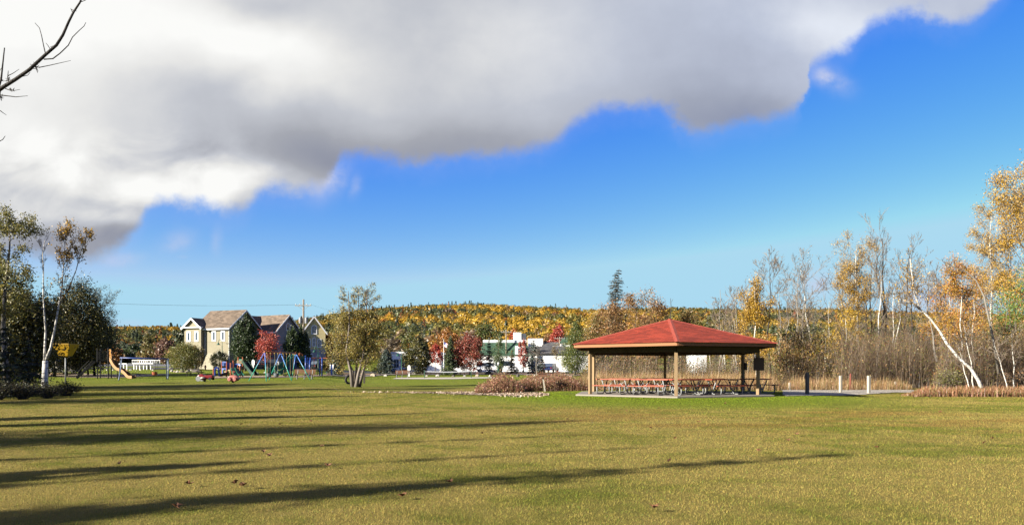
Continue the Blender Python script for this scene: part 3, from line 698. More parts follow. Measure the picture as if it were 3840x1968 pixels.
def shrub(name,label,x,yb,wpx,hpx,d=None,pal=TAN,n=1200,stems=60,size=.07,cat='shrub',bark=None,group=None,splay=.7,twr=.008):
    """many thin stems splaying from the ground, small leaves along them"""
    p,H,s=place(x,yb,(yb if yb else 0)-hpx,d) if d is None else (G(x,d),hpx*d/K,d/K); Rr=wpx*s/2; sd=nseed(); sk=Skel(sd); rg=np.random.RandomState(sd); t=mk(name,label,cat,p,group)
    m=MB()
    for k in range(stems):
        a=sk.r.uniform(0,6.28); q=sk.r.uniform(0,1)**.6; e=Vector((math.cos(a)*q*Rr,math.sin(a)*q*Rr*.8,H*math.sqrt(max(.05,1-q*q*splay))*sk.r.uniform(.7,1.05)))
        b=Vector((e.x*.25,e.y*.25,0)); mid=b.lerp(e,.5)+Vector((e.x*-.08,e.y*-.08,H*.06)); pp=[b,mid,e]
        m.tube(pp,[.014+.004*H,.012,twr*.6],3,cap=False); sk.kids(pp,H*.8,.012,1,(0,5,3),(0,38,40),.10,.12,(0,.42,.5),.3,twr)
    m.v+=[] ; m.build('stems',bark or TWIG,t); sk.twig.build('branches',bark or TWIG,t)
    if n:
        V,F,C=tip_leaves(rg,sk.tips,n,.10+.03*H,size,pal); npmesh('crown',V,F,LEAF,t,C)
    return t

# -------- the wooded hills: one far mass of crowns
def forest():
    rg=np.random.RandomState(11); N=13000
    px=rg.uniform(-700,4600,N); d=np.sqrt(rg.uniform(330**2,1130**2,N)); X=(px-CX)/K*d; Y=d; Z=terrain(X,Y)
    r=rg.uniform(3.2,6.2,N); 
    def vn(x,y,f,s):                       # cheap smooth noise
        return (np.sin(x*f+s)+np.sin(y*f*1.7+s*2.1+1.3*np.sin(x*f*.6))+np.sin((x+y)*f*1.31+s*3.3))/3
    a=vn(X,Y*1.6,.013,1.)+.5*vn(X,Y,.05,2.); b=vn(X,Y*1.8,.021,5.)+.4*vn(X,Y,.07,8.)
    left=np.clip((1000-px)/500,0,1); low=np.clip((640-d)/300,0,1)
    gold=np.array([.60,.36,.035]);amber=np.array([.50,.29,.035]);org=np.array([.46,.21,.035]);oli=np.array([.19,.16,.035]);grn=np.array([.14,.15,.045]);drk=np.array([.085,.105,.05]);brn=np.array([.26,.17,.09]);red=np.array([.36,.11,.045])
    C=np.zeros((N,3)); cone=np.zeros(N,bool); q=rg.rand(N); sc=a+.42*(rg.rand(N)-.5)-.42*left-.22*low
    C[:]=oli*1.25; m=sc>.06; C[m]=(oli*1.3+gold)/2; C[sc>.18]=amber; C[sc>.30]=gold; C[sc<-.30]=grn; C[sc<-.62]=drk
    m=(sc<-.5)&(q<.18); cone|=m; C[m]=drk*rg.uniform(.8,1.3,(m.sum(),1))
    m=(b>.5)&(q>.5)&(sc>-.3); C[m]=org; m=(b<-.55)&(q>.6); C[m]=brn
    m=(q<.02); C[m]=red; m=(q>.975); C[m]=drk; cone|=m
    m=(low>.5)&(q>.6)&(q<.75); C[m]=org*rg.uniform(.8,1.2,(m.sum(),1)); m=(low>.3)&(q>.75)&(q<.88); C[m]=brn
    C=C*.48*np.clip(rg.normal(1,.14,(N,1)),.6,1.5)
    h=np.where(cone,rg.uniform(9,13,N),rg.uniform(7,12,N))
    Kq=84; u=rg.normal(0,1,(N,Kq,3)); u/=np.linalg.norm(u,axis=2)[...,None]; u[...,2]=np.abs(u[...,2])*1.0-.25*(rg.rand(N,Kq))
    rr=r[:,None]*rg.uniform(.55,1.08,(N,Kq)); zt=rg.rand(N,Kq)
    P=np.empty((N,Kq,3))
    rc=np.where(cone[:,None],(1-zt)*r[:,None]*.75,rr)
    P[...,0]=X[:,None]+u[...,0]*rc; P[...,1]=Y[:,None]+u[...,1]*rc
    P[...,2]=Z[:,None]+np.where(cone[:,None],zt*h[:,None]*1.1+1,h[:,None]*.45+u[...,2]*h[:,None]*.55)
    O=u.copy(); O[...,2]+=.35
    P=P.reshape(-1,3);O=O.reshape(-1,3); n=len(P); size=np.repeat(r*.18,Kq)*rg.uniform(.7,1.35,n)
    O+=rg.normal(0,.38,(n,3)); O/=np.linalg.norm(O,axis=1)[:,None]
    A=np.cross(O,rg.normal(0,1,(n,3))); A/=np.linalg.norm(A,axis=1)[:,None]; Bv=np.cross(O,A); A*=size[:,None]; Bv*=size[:,None]*.75
    V=np.stack([P-A,P-Bv,P+A,P+Bv],1).reshape(-1,3); F=np.arange(4*n).reshape(n,4)
    CC=np.repeat(C,Kq,0)*np.clip(rg.normal(1,.12,(n,1)),.6,1.5)
    o=npmesh('forest',V,F,LEAF,None,np.repeat(CC,4,0)); tag(o,'far wooded hills in gold, orange and dark green autumn colour','forest',kind='stuff')
forest()
# -------- trees on the right
GR='trees of the wood at the right of the shelter'
def right_wood():
    T=bare
    T('bare_tree','slim bare grey tree rising over the red roof, left one of its pair',2700,None,1085,d=66,nb=(12,6,4),group=GR,stems=2)
    T('bare_tree','slim bare grey tree rising over the red roof, right one of its pair',2762,None,1092,d=64,nb=(12,6,4),group=GR,stems=2)
    T('aspen_tree','yellow leaved aspen standing just behind the right end of the red roof',2832,None,1068,d=58,bark=BIRCH,leaves=5200,pal=GOLD,size=.08,zf=.1,t0=.15,nb=(22,6,3),ratio=(.24,.5,.5),frac=.8,group=GR,jit=.22)
    T('bare_tree','tall dark bare tree behind the yellow aspen at the roof end',2880,None,1005,d=63,bark=DARKBARK,group=GR,lean=10)
    leafy('shrubby_tree','olive green small tree at the right tip of the red roof, below the bare tree',2950,None,1225,150,d=61,pal=OLIVE+TAN,n=1000,k=50,size=.12,cb=.1,group=GR)
    T('bare_tree','bare pale tree with faint tan leaves left of the tall golden crown',3052,1425,1000,bark=BIRCH,leaves=330,pal=TAN,size=.07,zf=.45,group=GR,lean=-50,nb=(15,6,4))
    T('bare_tree','bare forked grey tree left of the tall golden crown',2985,1428,1020,group=GR,lean=8,stems=2)
    T('birch_tree','thin white stemmed birch standing in front of the olive shrubs',3108,1430,1130,bark=BIRCH,group=GR,leaves=160,pal=YELLOW,size=.06,nb=(11,4,3),r0=.05)
    T('aspen_tree','tall aspen with a round golden crown and twin white trunks',3222,1430,935,bark=BIRCH,leaves=6000,pal=GOLD,size=.075,zf=.52,t0=.42,nb=(24,8,4),ratio=(.27,.5,.5),ang=(48,42,40),group=GR,r0=.15,stems=2,frac=.75,lean=-15,jit=.2)
    leafy('young_tree','bright yellow young tree at the foot of the twin white trunks',3172,1432,1165,150,pal=YELLOW,n=1500,k=38,size=.10,cb=.32,sig=.14,shape=.4,bark=BIRCH,group=GR)
    T('birch_tree','straight white birch trunk right of the twin white trunks',3294,1432,1010,bark=BIRCH,group=GR,r0=.10,nb=(12,5,3),lean=10)
    T('bare_tree','tallest dark bare tree, narrow and forked high up, beside a golden crown',3325,1428,893,bark=DARKBARK,group=GR,stems=2,nb=(15,6,4),ang=(30,34,36),lean=-18)
    T('bare_tree','dark bare tree with a dense twiggy head left of the leaning birch',3385,1430,958,bark=DARKBARK,group=GR,nb=(14,6,4),lean=25,ang=(34,36,36))
    T('bare_tree','grey leaning sapling in front of the dark thicket',3474,1446,1250,group=GR,lean=-60,r0=.06,nb=(7,3,2))
    T('bare_tree','stout grey trunk broken off at mid height by the leaning birch',3527,1450,1180,group=GR,lean=-45,r0=.14,nb=(9,4,3),t0=.3,ang=(75,50,40))
    T('bare_tree','slender grey trunk directly left of the leaning birch foot',3575,1446,1040,group=GR,lean=-40,r0=.08)
    # the leaning birch: trunk drawn through its bends
    p=B(3690,1472); s=p.y/K; sd=nseed(); sk=Skel(sd); t=mk('birch_tree','large white birch leaning far to the left across the thicket','tree',p,GR)
    pts=[Vector(((x-3690)*s,dy,(1472-y)*s)) for x,y,dy in ((3690,1475,0),(3672,1425,.1),(3645,1380,.15),(3601,1340,.2),(3560,1285,.3),(3536,1240,.35),(3500,1190,.4),(3466,1155,.5),(3448,1090,.6),(3440,1030,.6),(3432,960,.6))]
    sk.stem(pts,.105,.025,(22,7,4),(46,42,40),.14,.14,(.17,.55,.5),.62,.009,L=9.5,sides=9)
    q=[pts[7],pts[7]+Vector((-.45,0,.35)),pts[7]+Vector((-1.1,0,.55)),pts[7]+Vector((-1.8,.1,.75))]; sk.stem(q,.05,.01,(7,5,3),(46,42,40),.12,.14,(.5,.5,.5),.3,.009,L=2.2)
    sk.trunk.build('trunk',BIRCH,t,smooth=True); sk.twig.build('branches',TWIG,t)
    V,F,C=tip_leaves(np.random.RandomState(sd),sk.tips,420,.16,.075,GOLD,None,.5); npmesh('crown',V,F,LEAF,t,C)
    # dead pole leaning left
    p=G(3700,50); s=50/K; m=MB(); yb=HZ+K*(CAMZ-p.z)/50
    pts=[Vector(((x-3700)*s,0,(yb-y)*s)) for x,y in ((3745,1400),(3722,1260),(3690,1110),(3660,1050),(3625,1020),(3575,1000),(3529,978))]
    t=mk('dead_tree','dead grey tree arching left with its bare tip against the sky','tree',p,GR); m.tube(pts,[.09,.075,.06,.05,.04,.028,.010],6); sk=Skel(5); sk.kids(pts[3:],3,.03,0,(14,3),(40,40),.12,.1,(.3,.5),.2,.009); m.build('trunk',GREYBARK,t,smooth=True); sk.twig.build('branches',TWIG,t)
    for x,top,d,l in ((3605,1040,54,'orange gold aspen over the middle of the leaning birch'),(3650,1060,58,'orange gold aspen behind the leaning birch, nearer the straight white trunk'),(3560,1110,60,'low orange gold aspen at the head of the broken grey trunk')):
        T('aspen_tree',l,x,None,top,d=d,bark=BIRCH,leaves=3200,pal=GOLD+ORANGE,size=.072,zf=.35,t0=.3,nb=(18,6,3),group=GR,frac=.7,r0=.07,jit=.25)
    T('birch_tree','straight white birch with golden leaves left of the green cedar',3722,1432,815,bark=BIRCH,leaves=6500,pal=GOLD,size=.075,zf=.42,t0=.36,nb=(28,7,4),ratio=(.22,.5,.5),ang=(44,42,40),group=GR,r0=.13,frac=.7,lean=-8,jit=.2)
    T('birch_tree','tallest golden aspen at the right edge, white limbs showing',3870,None,650,d=43,bark=BIRCH,leaves=11000,pal=GOLD,size=.065,zf=.36,t0=.3,nb=(30,8,4),ratio=(.26,.5,.5),group=GR,r0=.16,frac=.62,lean=-25,jit=.2)
    T('birch_tree','golden aspen just outside the right edge behind the cedar',3990,None,720,d=50,bark=BIRCH,leaves=3000,pal=GOLD,size=.10,zf=.35,t0=.3,nb=(22,7,4),group=GR,frac=.7)
    column('cedar_tree','green cedar with orange browned sprays at the right edge',3862,1440,1000,250,d=None,pal=CEDARO,n=14000,k=190,size=.10,cb=.14,ragged=.3,group=GR,stems=1,power=.5)
    for x,yb,top,ln,l in ((3634,1472,1300,-40,'thin white sapling left of the leaning birch foot'),(3654,1466,1210,-42,'thin white sapling touching the leaning birch trunk'),(3778,1468,1270,-55,'thin white leaning sapling under the cedar'),(3570,1452,1270,-20,'thin pale sapling beside the slender grey trunk'),(3195,1430,1180,5,'thin white sapling left of the yellow young tree'),(3805,1462,1250,-12,'thin dark sapling below the cedar sprays')):
        T('sapling_tree',l,x,yb,top,bark=BIRCH,group=GR,lean=ln,r0=.04,nb=(12,4,3),t0=.3)
    for i,(x,top,d,bk,l) in enumerate(((3010,1130,75,GREYBARK,'short bare tree deep in the wood behind the olive shrubs'),(3160,1010,78,GREYBARK,'bare tree deep in the wood left of the golden crown'),(3265,985,80,DARKBARK,'bare tree deep in the wood, right behind the golden crown'),(3420,1040,74,DARKBARK,'bare tree deep in the wood between the dark trees and leaning birch'),(3480,1020,82,GREYBARK,'bare tree deep in the wood behind the head of the leaning birch'),(3690,1090,78,GREYBARK,'bare tree deep in the wood behind the straight golden birch'),(3790,960,76,GREYBARK,'bare tree deep in the wood behind the cedar'),(3350,1090,70,BIRCH,'pale bare tree deep in the thicket'),(2925,1100,72,GREYBARK,'bare tree deep in the wood at the tip of the red roof'))):
        T('bare_tree',l,x,None,top,d=d,bark=bk,group=GR,stems=2,nb=(11,5,3),twr=.014)
    # trunks seen through the shelter
    for x,yb,top,ln,l in ((2661,1416,1235,3,'white birch trunk seen through the shelter left of the blue spruce'),(2724,1417,1220,-25,'leaning white birch trunk seen through the shelter right of the blue spruce'),(2752,1412,1215,-6,'white birch trunk by the right rear post, left of two'),(2769,1410,1210,-5,'white birch trunk by the right rear post, right of two'),(2712,1408,1225,0,'thin white birch trunk behind the leaning one')):
        T('birch_tree',l,x,yb,top,bark=BIRCH,group='birches behind the shelter',lean=ln,r0=.085,leaves=120,pal=GOLD,size=.07,nb=(8,4,3))
    GS='shrubs along the wood'
    shrub('willow_shrub','domed orange brown willow shrub right of the shelter',2975,1440,210,165,pal=RUST+TAN,n=1500,stems=90,size=.055,group=GS,bark=mat('red_twig',(.30,.16,.09),.9,scale=4))
    shrub('leafy_shrub','olive shrub behind the domed willow',3035,1428,170,205,pal=OLIVE+LIME,n=1800,stems=60,size=.075,group=GS)
    shrub('leafy_shrub','yellow green shrub between the thin birches',3120,1434,150,150,pal=LIME+TAN,n=1300,stems=50,size=.07,group=GS)
    conifer('young_conifer','small green conifer hidden among the shrubs by the wooden posts',3066,1438,1370,40,pal=GREEN,whorls=12,per=8,size=.1,group=GS)
    for i,(x,yb,w,h,pl,l) in enumerate(((3260,1438,190,95,RUST+TAN,'brown shrub right of the twin white trunks'),(3380,1440,190,110,RUST,'dark brown shrub below the dark bare trees'),(3500,1448,170,100,TAN+RUST,'brown shrub around the broken grey trunk'),(3620,1455,180,100,TAN+OLIVE,'tan shrub behind the leaning birch foot'),(3740,1456,170,110,OLIVE+TAN,'olive brown shrub at the straight golden birch foot'),(3860,1462,190,100,RUST+TAN,'brown shrub under the cedar'),(3170,1440,120,75,LIME,'low green shrub behind the right-hand white post'),(3560,1463,110,70,LIME+OLIVE,'low yellow green shrub at the wood edge'))):
        shrub('brush_shrub',l,x,yb,w,h,pal=pl,n=800,stems=55,size=.06,group=GS)
right_wood()
def understory():
    for x,top,w,d,l,n in ((3005,1225,150,61,'olive yellow understory tree behind the domed willow shrub',1500),(3095,1250,140,60,'olive yellow understory tree left of the bright yellow young tree',1300),(3605,1225,170,60,'yellow olive understory tree behind the middle of the leaning birch',1700),(3695,1250,150,58,'yellow olive understory tree left of the straight golden birch',1500),(3795,1215,150,57,'olive understory tree between the straight golden birch and the cedar',1500),(3395,1290,170,66,'dull brown understory tree under the dark bare trees',1200),(3270,1265,120,68,'tan understory tree behind the twin white trunks',900)):
        leafy('understory_tree',l,x,None,top,w,d=d,pal=OLIVE+TAN+GOLD[:2] if n>1250 else TAN+OLIVE,n=n,k=70,size=.085,cb=.12,sig=.2,shape=.5,group=GR,bark=GREYBARK)
understory()
def undergrowth(name,label,area,n,h,pal,wid,leafn=0,leafpal=None,leafsz=.07,seed=5,leafh=1.,kind='stuff',cat='undergrowth',edge=60,tangle=0.):
    """dense dry stems as thin upright blades, plus small leaves between them; area: (px0,px1,d0,d1) patches"""
    rg=np.random.RandomState(seed); PX=[];D=[]
    tot=sum((a[1]-a[0])*(a[3]-a[2])*a[4] for a in area)
    XX=[];YY=[];HH=[]
    for px0,px1,d0,d1,wt,hm in area:
        k=int(n*(px1-px0)*(d1-d0)*wt/tot); d=rg.uniform(d0,d1,k); px=rg.uniform(px0,px1,k); XX.append((px-CX)/K*d); YY.append(d)
        ed=np.minimum(1,np.minimum(px-px0,px1-px)/edge+.3); HH.append(np.full(k,h*hm)*ed)
    X=np.concatenate(XX);Y=np.concatenate(YY);H=np.concatenate(HH); k=len(X); Z=terrain(X,Y)
    cl=np.sin(X*1.7+np.sin(Y*2.3))*np.sin(Y*1.9+X*.6); H=H*rg.uniform(.25,1.0,k)**.8*(1+.4*cl)*(1+.35*(rg.rand(k)<.06))
    az=rg.uniform(0,2*PI,k); ln=rg.gamma(1.6,.24,k); tg=rg.rand(k)<tangle; z0=np.where(tg,H*rg.uniform(.1,.75,k),0); ln=np.where(tg,rg.uniform(.5,1.6,k),ln); H=np.where(tg,H*.42,H); w=wid*rg.uniform(.6,1.5,k)
    sx,sy=-np.sin(az),np.cos(az)
    def at(f): return np.stack([X+np.cos(az)*H*ln*f**1.7,Y+np.sin(az)*H*ln*f**1.7,Z+z0+H*f],-1)
    S=np.stack([sx*w,sy*w,0*w],-1); a,b,c=at(0),at(.6),at(1.)
    V=np.stack([a-S,a+S,b+S*.7,c,b-S*.7],1).reshape(-1,3); i=np.arange(k)*5
    F=np.concatenate([np.stack([i,i+1,i+2,i+4],-1),np.stack([i+4,i+2,i+3,i+3],-1)])
    F1=np.stack([i,i+1,i+2],-1);F2=np.stack([i,i+2,i+4],-1);F3=np.stack([i+4,i+2,i+3],-1); F=np.concatenate([F1,F2,F3])
    p=np.array(pal)*ALB; C=np.repeat(p[rg.randint(0,len(p),k)]*np.clip(rg.normal(1,.25,(k,1)),.5,1.6)*(1+.25*cl[:,None]),5,0)
    if leafn:
        j=rg.randint(0,k,leafn); f=rg.uniform(.25,1.0,leafn)**.8
        P=np.stack([X[j]+rg.normal(0,.1,leafn),Y[j]+rg.normal(0,.1,leafn),Z[j]+z0[j]+H[j]*f*leafh],-1); V2,F2q,C2=leafcards(rg,P,leafsz,leafpal,.6)
        F=np.concatenate([F,np.concatenate([F2q[:,[0,1,2]],F2q[:,[0,2,3]]])+len(V)]); V=np.concatenate([V,V2]); C=np.concatenate([C,C2])
    o=npmesh(name,V,F,LEAF,None,C); return tag(o,label,cat,kind=kind)
BRUSH=[(.20,.14,.09),(.15,.10,.065),(.26,.18,.11),(.11,.075,.05),(.28,.21,.15)]
undergrowth('thicket','dense brown thicket of bare stems filling the wood',[(2930,3120,58,76,1,.8),(3120,3500,54,74,1.3,1.0),(3500,4300,50,74,1.3,1.0),(2930,3080,66,80,.35,1.0),(3080,4300,66,80,.7,1.45),(2180,2930,61,72,.6,.68)],105000,3.9,BRUSH,.0065,160000,RUST+OLIVE+TAN+LIME,.07,5,tangle=.55)
undergrowth('tall_grass','tall tan and rust coloured grasses standing behind the shelter',[(2150,2930,50,62,1,1),(2930,3420,50.5,57,.7,.75)],42000,1.05,[(.46,.29,.13),(.38,.20,.09),(.50,.34,.16),(.32,.15,.07),(.25,.22,.06)],.007,4500,OLIVE+TAN,.05,6,cat='grass')
_a=B(1870,1477).y; _b=B(2044,1467).y+.5
undergrowth('red_weeds','red brown weeds in a patch beside the grill',[(1790,1960,_a,_a+5,1.5,1.15),(1900,2215,_b,_b+7,1.2,.85)],42000,1.15,[(.44,.24,.16),(.34,.15,.085),(.26,.105,.06),(.42,.21,.12),(.30,.20,.08),(.20,.19,.05)],.005,34000,[(.36,.15,.10),(.44,.24,.15),(.28,.10,.06),(.36,.28,.10)],.075,8,cat='weeds',edge=170,tangle=.25)
undergrowth('matted_grass','matted russet grass along the edge of the wood',[(3420,4300,40.0,46,1,1),(3380,3460,41,43.5,.3,.6)],22000,.42,[(.36,.17,.085),(.28,.12,.06),(.42,.22,.11),(.25,.20,.06)],.014,3000,LIME+RUST,.05,9,cat='grass')
# -------- trees on the left
GL='trees of the dark clump at the left edge'
def left_clump():
    p,H,s=place(35,1480,790); sd=nseed(); sk=Skel(sd); rg=np.random.RandomState(sd)
    t=mk('poplar_tree','tall slim tree at the left edge, pale straight trunk and yellow green upper leaves','tree',p,GL)
    pts=[Vector(((x-35)*s,0,(1480-y)*s)) for x,y in ((35,1480),(20,1350),(12,1230),(18,1100),(30,1000),(36,930),(38,850))]
    sk.stem(pts,.17,.02,(34,7,4),(62,44,40),.07,.12,(.20,.5,.5),.30,.009,L=9.6)
    sk.trunk.build('trunk',GREYBARK,t,smooth=True); sk.twig.build('branches',DARKBARK,t)
    V,F,C=tip_leaves(rg,sk.tips,5200,.14,.075,[(.30,.27,.06),(.22,.22,.05),(.36,.28,.06),(.15,.16,.04)],4.2,.75); npmesh('crown',V,F,LEAF,t,C)
    p=B(170,1474); s=p.y/K; sd=nseed(); sk=Skel(sd); rg=np.random.RandomState(sd)
    t=mk('birch_tree','white birch forking low into two stems beside the yellow basket, few yellow leaves on top','tree',p,GL)
    px=lambda L:[Vector(((x-170)*s,dy,(1474-y)*s)) for x,y,dy in L]
    tr=px([(170,1478,0),(168,1420,0),(170,1352,0)]); sk.trunk.tube(tr,[.21,.17,.14],9)
    a=px([(168,1356,0),(166,1300,.05),(167,1240,.1),(160,1170,.15),(154,1100,.2),(155,1010,.2),(152,950,.2),(160,895,.2)]); sk.stem(a,.065,.012,(16,5,3),(30,34,36),.16,.10,(.16,.5,.5),.45,.008,L=6.5)
    b=px([(171,1356,0),(190,1305,0),(206,1240,-.05),(222,1160,-.1),(236,1080,-.1),(242,1000,-.1),(246,940,-.1),(250,872,-.1)]); sk.stem(b,.075,.012,(24,6,3),(30,34,36),.16,.10,(.20,.5,.5),.42,.008,L=7)
    c=px([(226,1130,0),(255,1080,.1),(280,1010,.15),(300,930,.2),(318,880,.2)]); sk.stem(c,.04,.01,(12,5,3),(32,34,36),.16,.10,(.3,.5,.5),.3,.008,L=3.2)
    sk.trunk.build('trunk',BIRCH,t,smooth=True); sk.twig.build('branches',DARKBARK,t)
    T=np.array(sk.tips); up=(T[:,0]>.05)&(T[:,2]>4.6); V,F,C=tip_leaves(rg,[tuple(v) for v in T[up]],800,.10,.085,[(.62,.37,.04),(.55,.31,.04),(.60,.39,.06),(.46,.26,.05)],None,.4); npmesh('crown',V,F,LEAF,t,C)
    D=[(95,1470,1085,230,50,'dark olive leafy tree behind the two-stemmed birch, left of it',DARKOL+OLIVE,6500),
       (205,1470,1120,260,78,'dark leafy tree directly behind the two-stemmed birch',DARKOL+[(.12,.085,.02),(.15,.10,.025)],7500),
       (300,1470,1075,210,79,'dark green tree behind the yellow basket, wispy toward the right',DARKOL+OLIVE,6000),
       (355,None,1160,150,82,'dark green tree at the right end of the clump',DARK+DARKOL,3500),
       (-30,None,1050,260,50,'dark leafy tree at the very left edge behind the pale trunk',DARKOL+OLIVE,6000),
       (250,None,1190,260,83,'low dark tree closing the clump behind the merry-go-round',DARK+DARKOL,5000)]
    for x,yb,top,w,d,l,pal,n in D: leafy('leafy_tree',l,x,yb,top,w,d=d,pal=pal,n=int(n*1.7),k=150,size=.125,cb=.10,sig=.2,group=GL,shape=.8,bark=DARKBARK)
    bare('wispy_tree','wispy dark willow reaching right over the slide tower',330,None,1120,d=85,bark=DARKBARK,tw=DARKBARK,lean=30,leaves=1400,pal=DARKOL+OLIVE,size=.07,zf=.3,group=GL,nb=(18,7,4),ang=(60,45,40),frac=.8,ratio=(.42,.5,.5))
    conifer('spruce_tree','dark spruce filling the left edge below the pale trunk',20,1488,1215,190,pal=DARK,whorls=18,per=9,group=GL,size=.14,bark=DARKBARK)
    conifer('spruce_tree','dark low spruce between the pale trunk and the birch',108,1484,1265,150,pal=DARK,whorls=16,per=9,group=GL,size=.13,bark=DARKBARK)
    GS='shrubs under the left trees'
    for x,yb,w,h,l in ((-10,1500,150,72,'dark low bush in the bottom left of the clump'),(85,1496,150,58,'dark low bush left of the birch foot'),(175,1492,130,46,'dark weedy bush round the birch foot'),(250,1484,110,46,'sparse dark weeds round the pole of the yellow basket')):
        shrub('dark_shrub',l,x,yb,w,h,pal=DARKOL+[(.10,.07,.03)],n=800,stems=44,size=.05,bark=DARKBARK,group=GS)
left_clump()
# trees that stand left of and behind the camera; their long shadows cross the lawn
def shadow_trees():
    GT='trees standing left of the lawn, casting the long shadows'
    tn=math.tan(SUN_EL)
    L=[((6.6,14.0),11.5,2.0,'s','slender dark spruce behind the viewer, nearest the lawn'),((3.4,15.4),15.,1.0,'s','thin tall spruce left of the lawn'),((2.6,18.7),14.,.9,'s','narrow spruce left of the lawn, beside the thin tall one'),
       ((1.0,22.6),15.,2.9,'c','broad cedar left of the lawn'),((-6.2,28.6),13.,.9,'c','slim cedar left of the lawn beyond the broad cedar'),((-2.8,26.6),15.,.9,'c','slim tall cedar left of the lawn between two others'),
       ((-5,19.0),10.5,1.8,'c','low cedar left of the lawn'),((-.9,9.9),9.,1.0,'c','narrow cedar left of the viewer, next to the slender spruce'),((-4.5,12.4),8.,1.3,'c','small cedar left of the viewer'),
       ((-8,41),15,2.6,'c','tall cedar beyond the left edge, shading the dark clump'),((-13,37),14,3.2,'c','wide cedar beyond the left edge'),((-14,45.3),14,3.0,'c','dense cedar beyond the left edge in front of the clump'),((-12,49),15,2.6,'c','cedar beyond the left edge behind the clump'),((-17,54),13,3,'c','cedar far beyond the left edge'),((-20,93),14,2.6,'c','cedar behind the clump beyond the left edge'),((-31,90),15,3,'c','cedar farthest beyond the left edge')]
    for (tx,ty),H,w,k,l in L:
        X=tx+SUN_AZ[0]*H/tn; Y=ty+SUN_AZ[1]*H/tn; z=g(X,Y); base=place
        def fake(*a,**q): return Vector((X,Y,z)),H,1.0
        globals()['place']=fake
        if k=='s': conifer('spruce_tree',l,0,0,0,w*2,pal=DARK,whorls=24,per=8,size=.17,group=GT,cb=.12,power=.8,dens=.8)
        else: column('cedar_tree',l,0,0,0,w*2,pal=DARKOL+GREEN,n=4200,k=100,size=.20,group=GT,cb=.10,belly=.4,power=.75)
        globals()['place']=base
shadow_trees()
# the bare branch hanging into the top left corner
def near_tree():
    d=3.; p=Vector((-6.2,.4,g(-6.2,.4)))
    t=mk('bare_tree','bare tree just outside the left edge, one dark branch crossing the sky','tree',p,None)
    L=lambda *q:[W(x,y,d)-p for x,y in q]
    m=MB(); m.tube([Vector((0,0,-.05)),Vector((.02,0,1.2)),Vector((.1,.02,2.6)),Vector((.05,0,4.2)),Vector((.2,.1,4.5)),Vector((.1,0,4.9))],[.19,.15,.13,.10,.06,.015],8)
    base=Vector((.1,.02,1.8)); fork=W(-14,345,d)-p
    m.tube([base,base.lerp(fork,.5)+Vector((0,0,-.08)),fork],[.05,.028,.0095],7)
    big=m; b=MB(); px=1/K*d
    def br(q,r0,r1,n=6):
        pts=L(*q); k=len(pts); b.tube(pts,[(r0+(r1-r0)*i/(k-1))*px for i in range(k)],n,cap=False)
    br([(-16,347),(15,325),(60,297),(110,262),(168,208),(212,170),(236,132),(258,82),(276,46),(300,10),(312,-22),(330,-60)],8.0,2.6)
    br([(165,223),(198,221),(226,200),(256,171),(272,140),(296,116),(315,99),(322,85)],2.6,1.)
    br([(171,205),(163,170),(156,135),(148,106),(131,87)],2.2,.9)
    br([(145,254),(190,245),(225,237),(265,228)],1.9,.8)
    br([(-8,338),(4,300),(8,262),(12,225),(17,180)],4.2,2.,6)
    br([(4,300),(-10,280),(6,255)],1.8,.8); br([(0,357),(60,364),(104,360)],2.2,.8); br([(-6,350),(2,330),(0,375)],3.,1.)
    br([(33,312),(29,290),(31,266)],3.,1.); br([(30,285),(50,275),(72,260)],1.8,.8); br([(20,333),(45,342),(75,336)],1.8,.8); br([(35,332),(48,338),(54,330)],1.5,.8)
    br([(190,188),(180,172),(172,162)],1.5,.8); br([(195,185),(190,176),(202,172)],1.4,.7); br([(82,288),(104,283),(113,272)],1.6,.8)
    br([(0,415),(12,424),(24,432)],1.5,.7); br([(-6,532),(10,524),(20,510)],2.,.9); br([(303,8),(318,3),(330,-6)],1.8,.9)
    rg=random.Random(2)
    for x,y,r in ((128,250,26),(133,258,22),(275,42,16),(30,300,20),(5,365,20),(45,338,14),(0,300,16)):
        for k in range(7):
            a=rg.uniform(0,6.28); br([(x+rg.uniform(-5,5),y+rg.uniform(-5,5)),(x+math.cos(a)*r*rg.uniform(.5,1),y+math.sin(a)*r*rg.uniform(.4,.9))],1.5,.6,4)
    # other limbs, out of the picture
    b.build('branch',DARKBARK,t,smooth=True)
    sk=Skel(4); sk.kids([Vector((.1,.02,2.6)),Vector((.05,0,4.2)),Vector((.1,0,4.9))],2.3,.05,0,(7,4,3),(60,42,40),-.02,.12,(.35,.5,.5),.35,.006)
    # keep only boughs left of the frame edge
    mb=MB(); keep=[i for i,v in enumerate(sk.twig.v) if (v[0]+p.x)/(max(.5,v[1]+p.y))<-.72]; ks=set(keep); mp={}
    for f in sk.twig.f:
        if all(i in ks for i in f):
            mb.f.append(tuple(mp.setdefault(i,len(mp)) for i in f))
    mb.v=[None]*len(mp)
    for i,j in mp.items(): mb.v[j]=sk.twig.v[i]
    o0=len(big.v); big.v+=mb.v; big.f+=[tuple(i+o0 for i in f) for f in mb.f]; big.build('trunk',DARKBARK,t)
    big.v+=[]
near_tree()

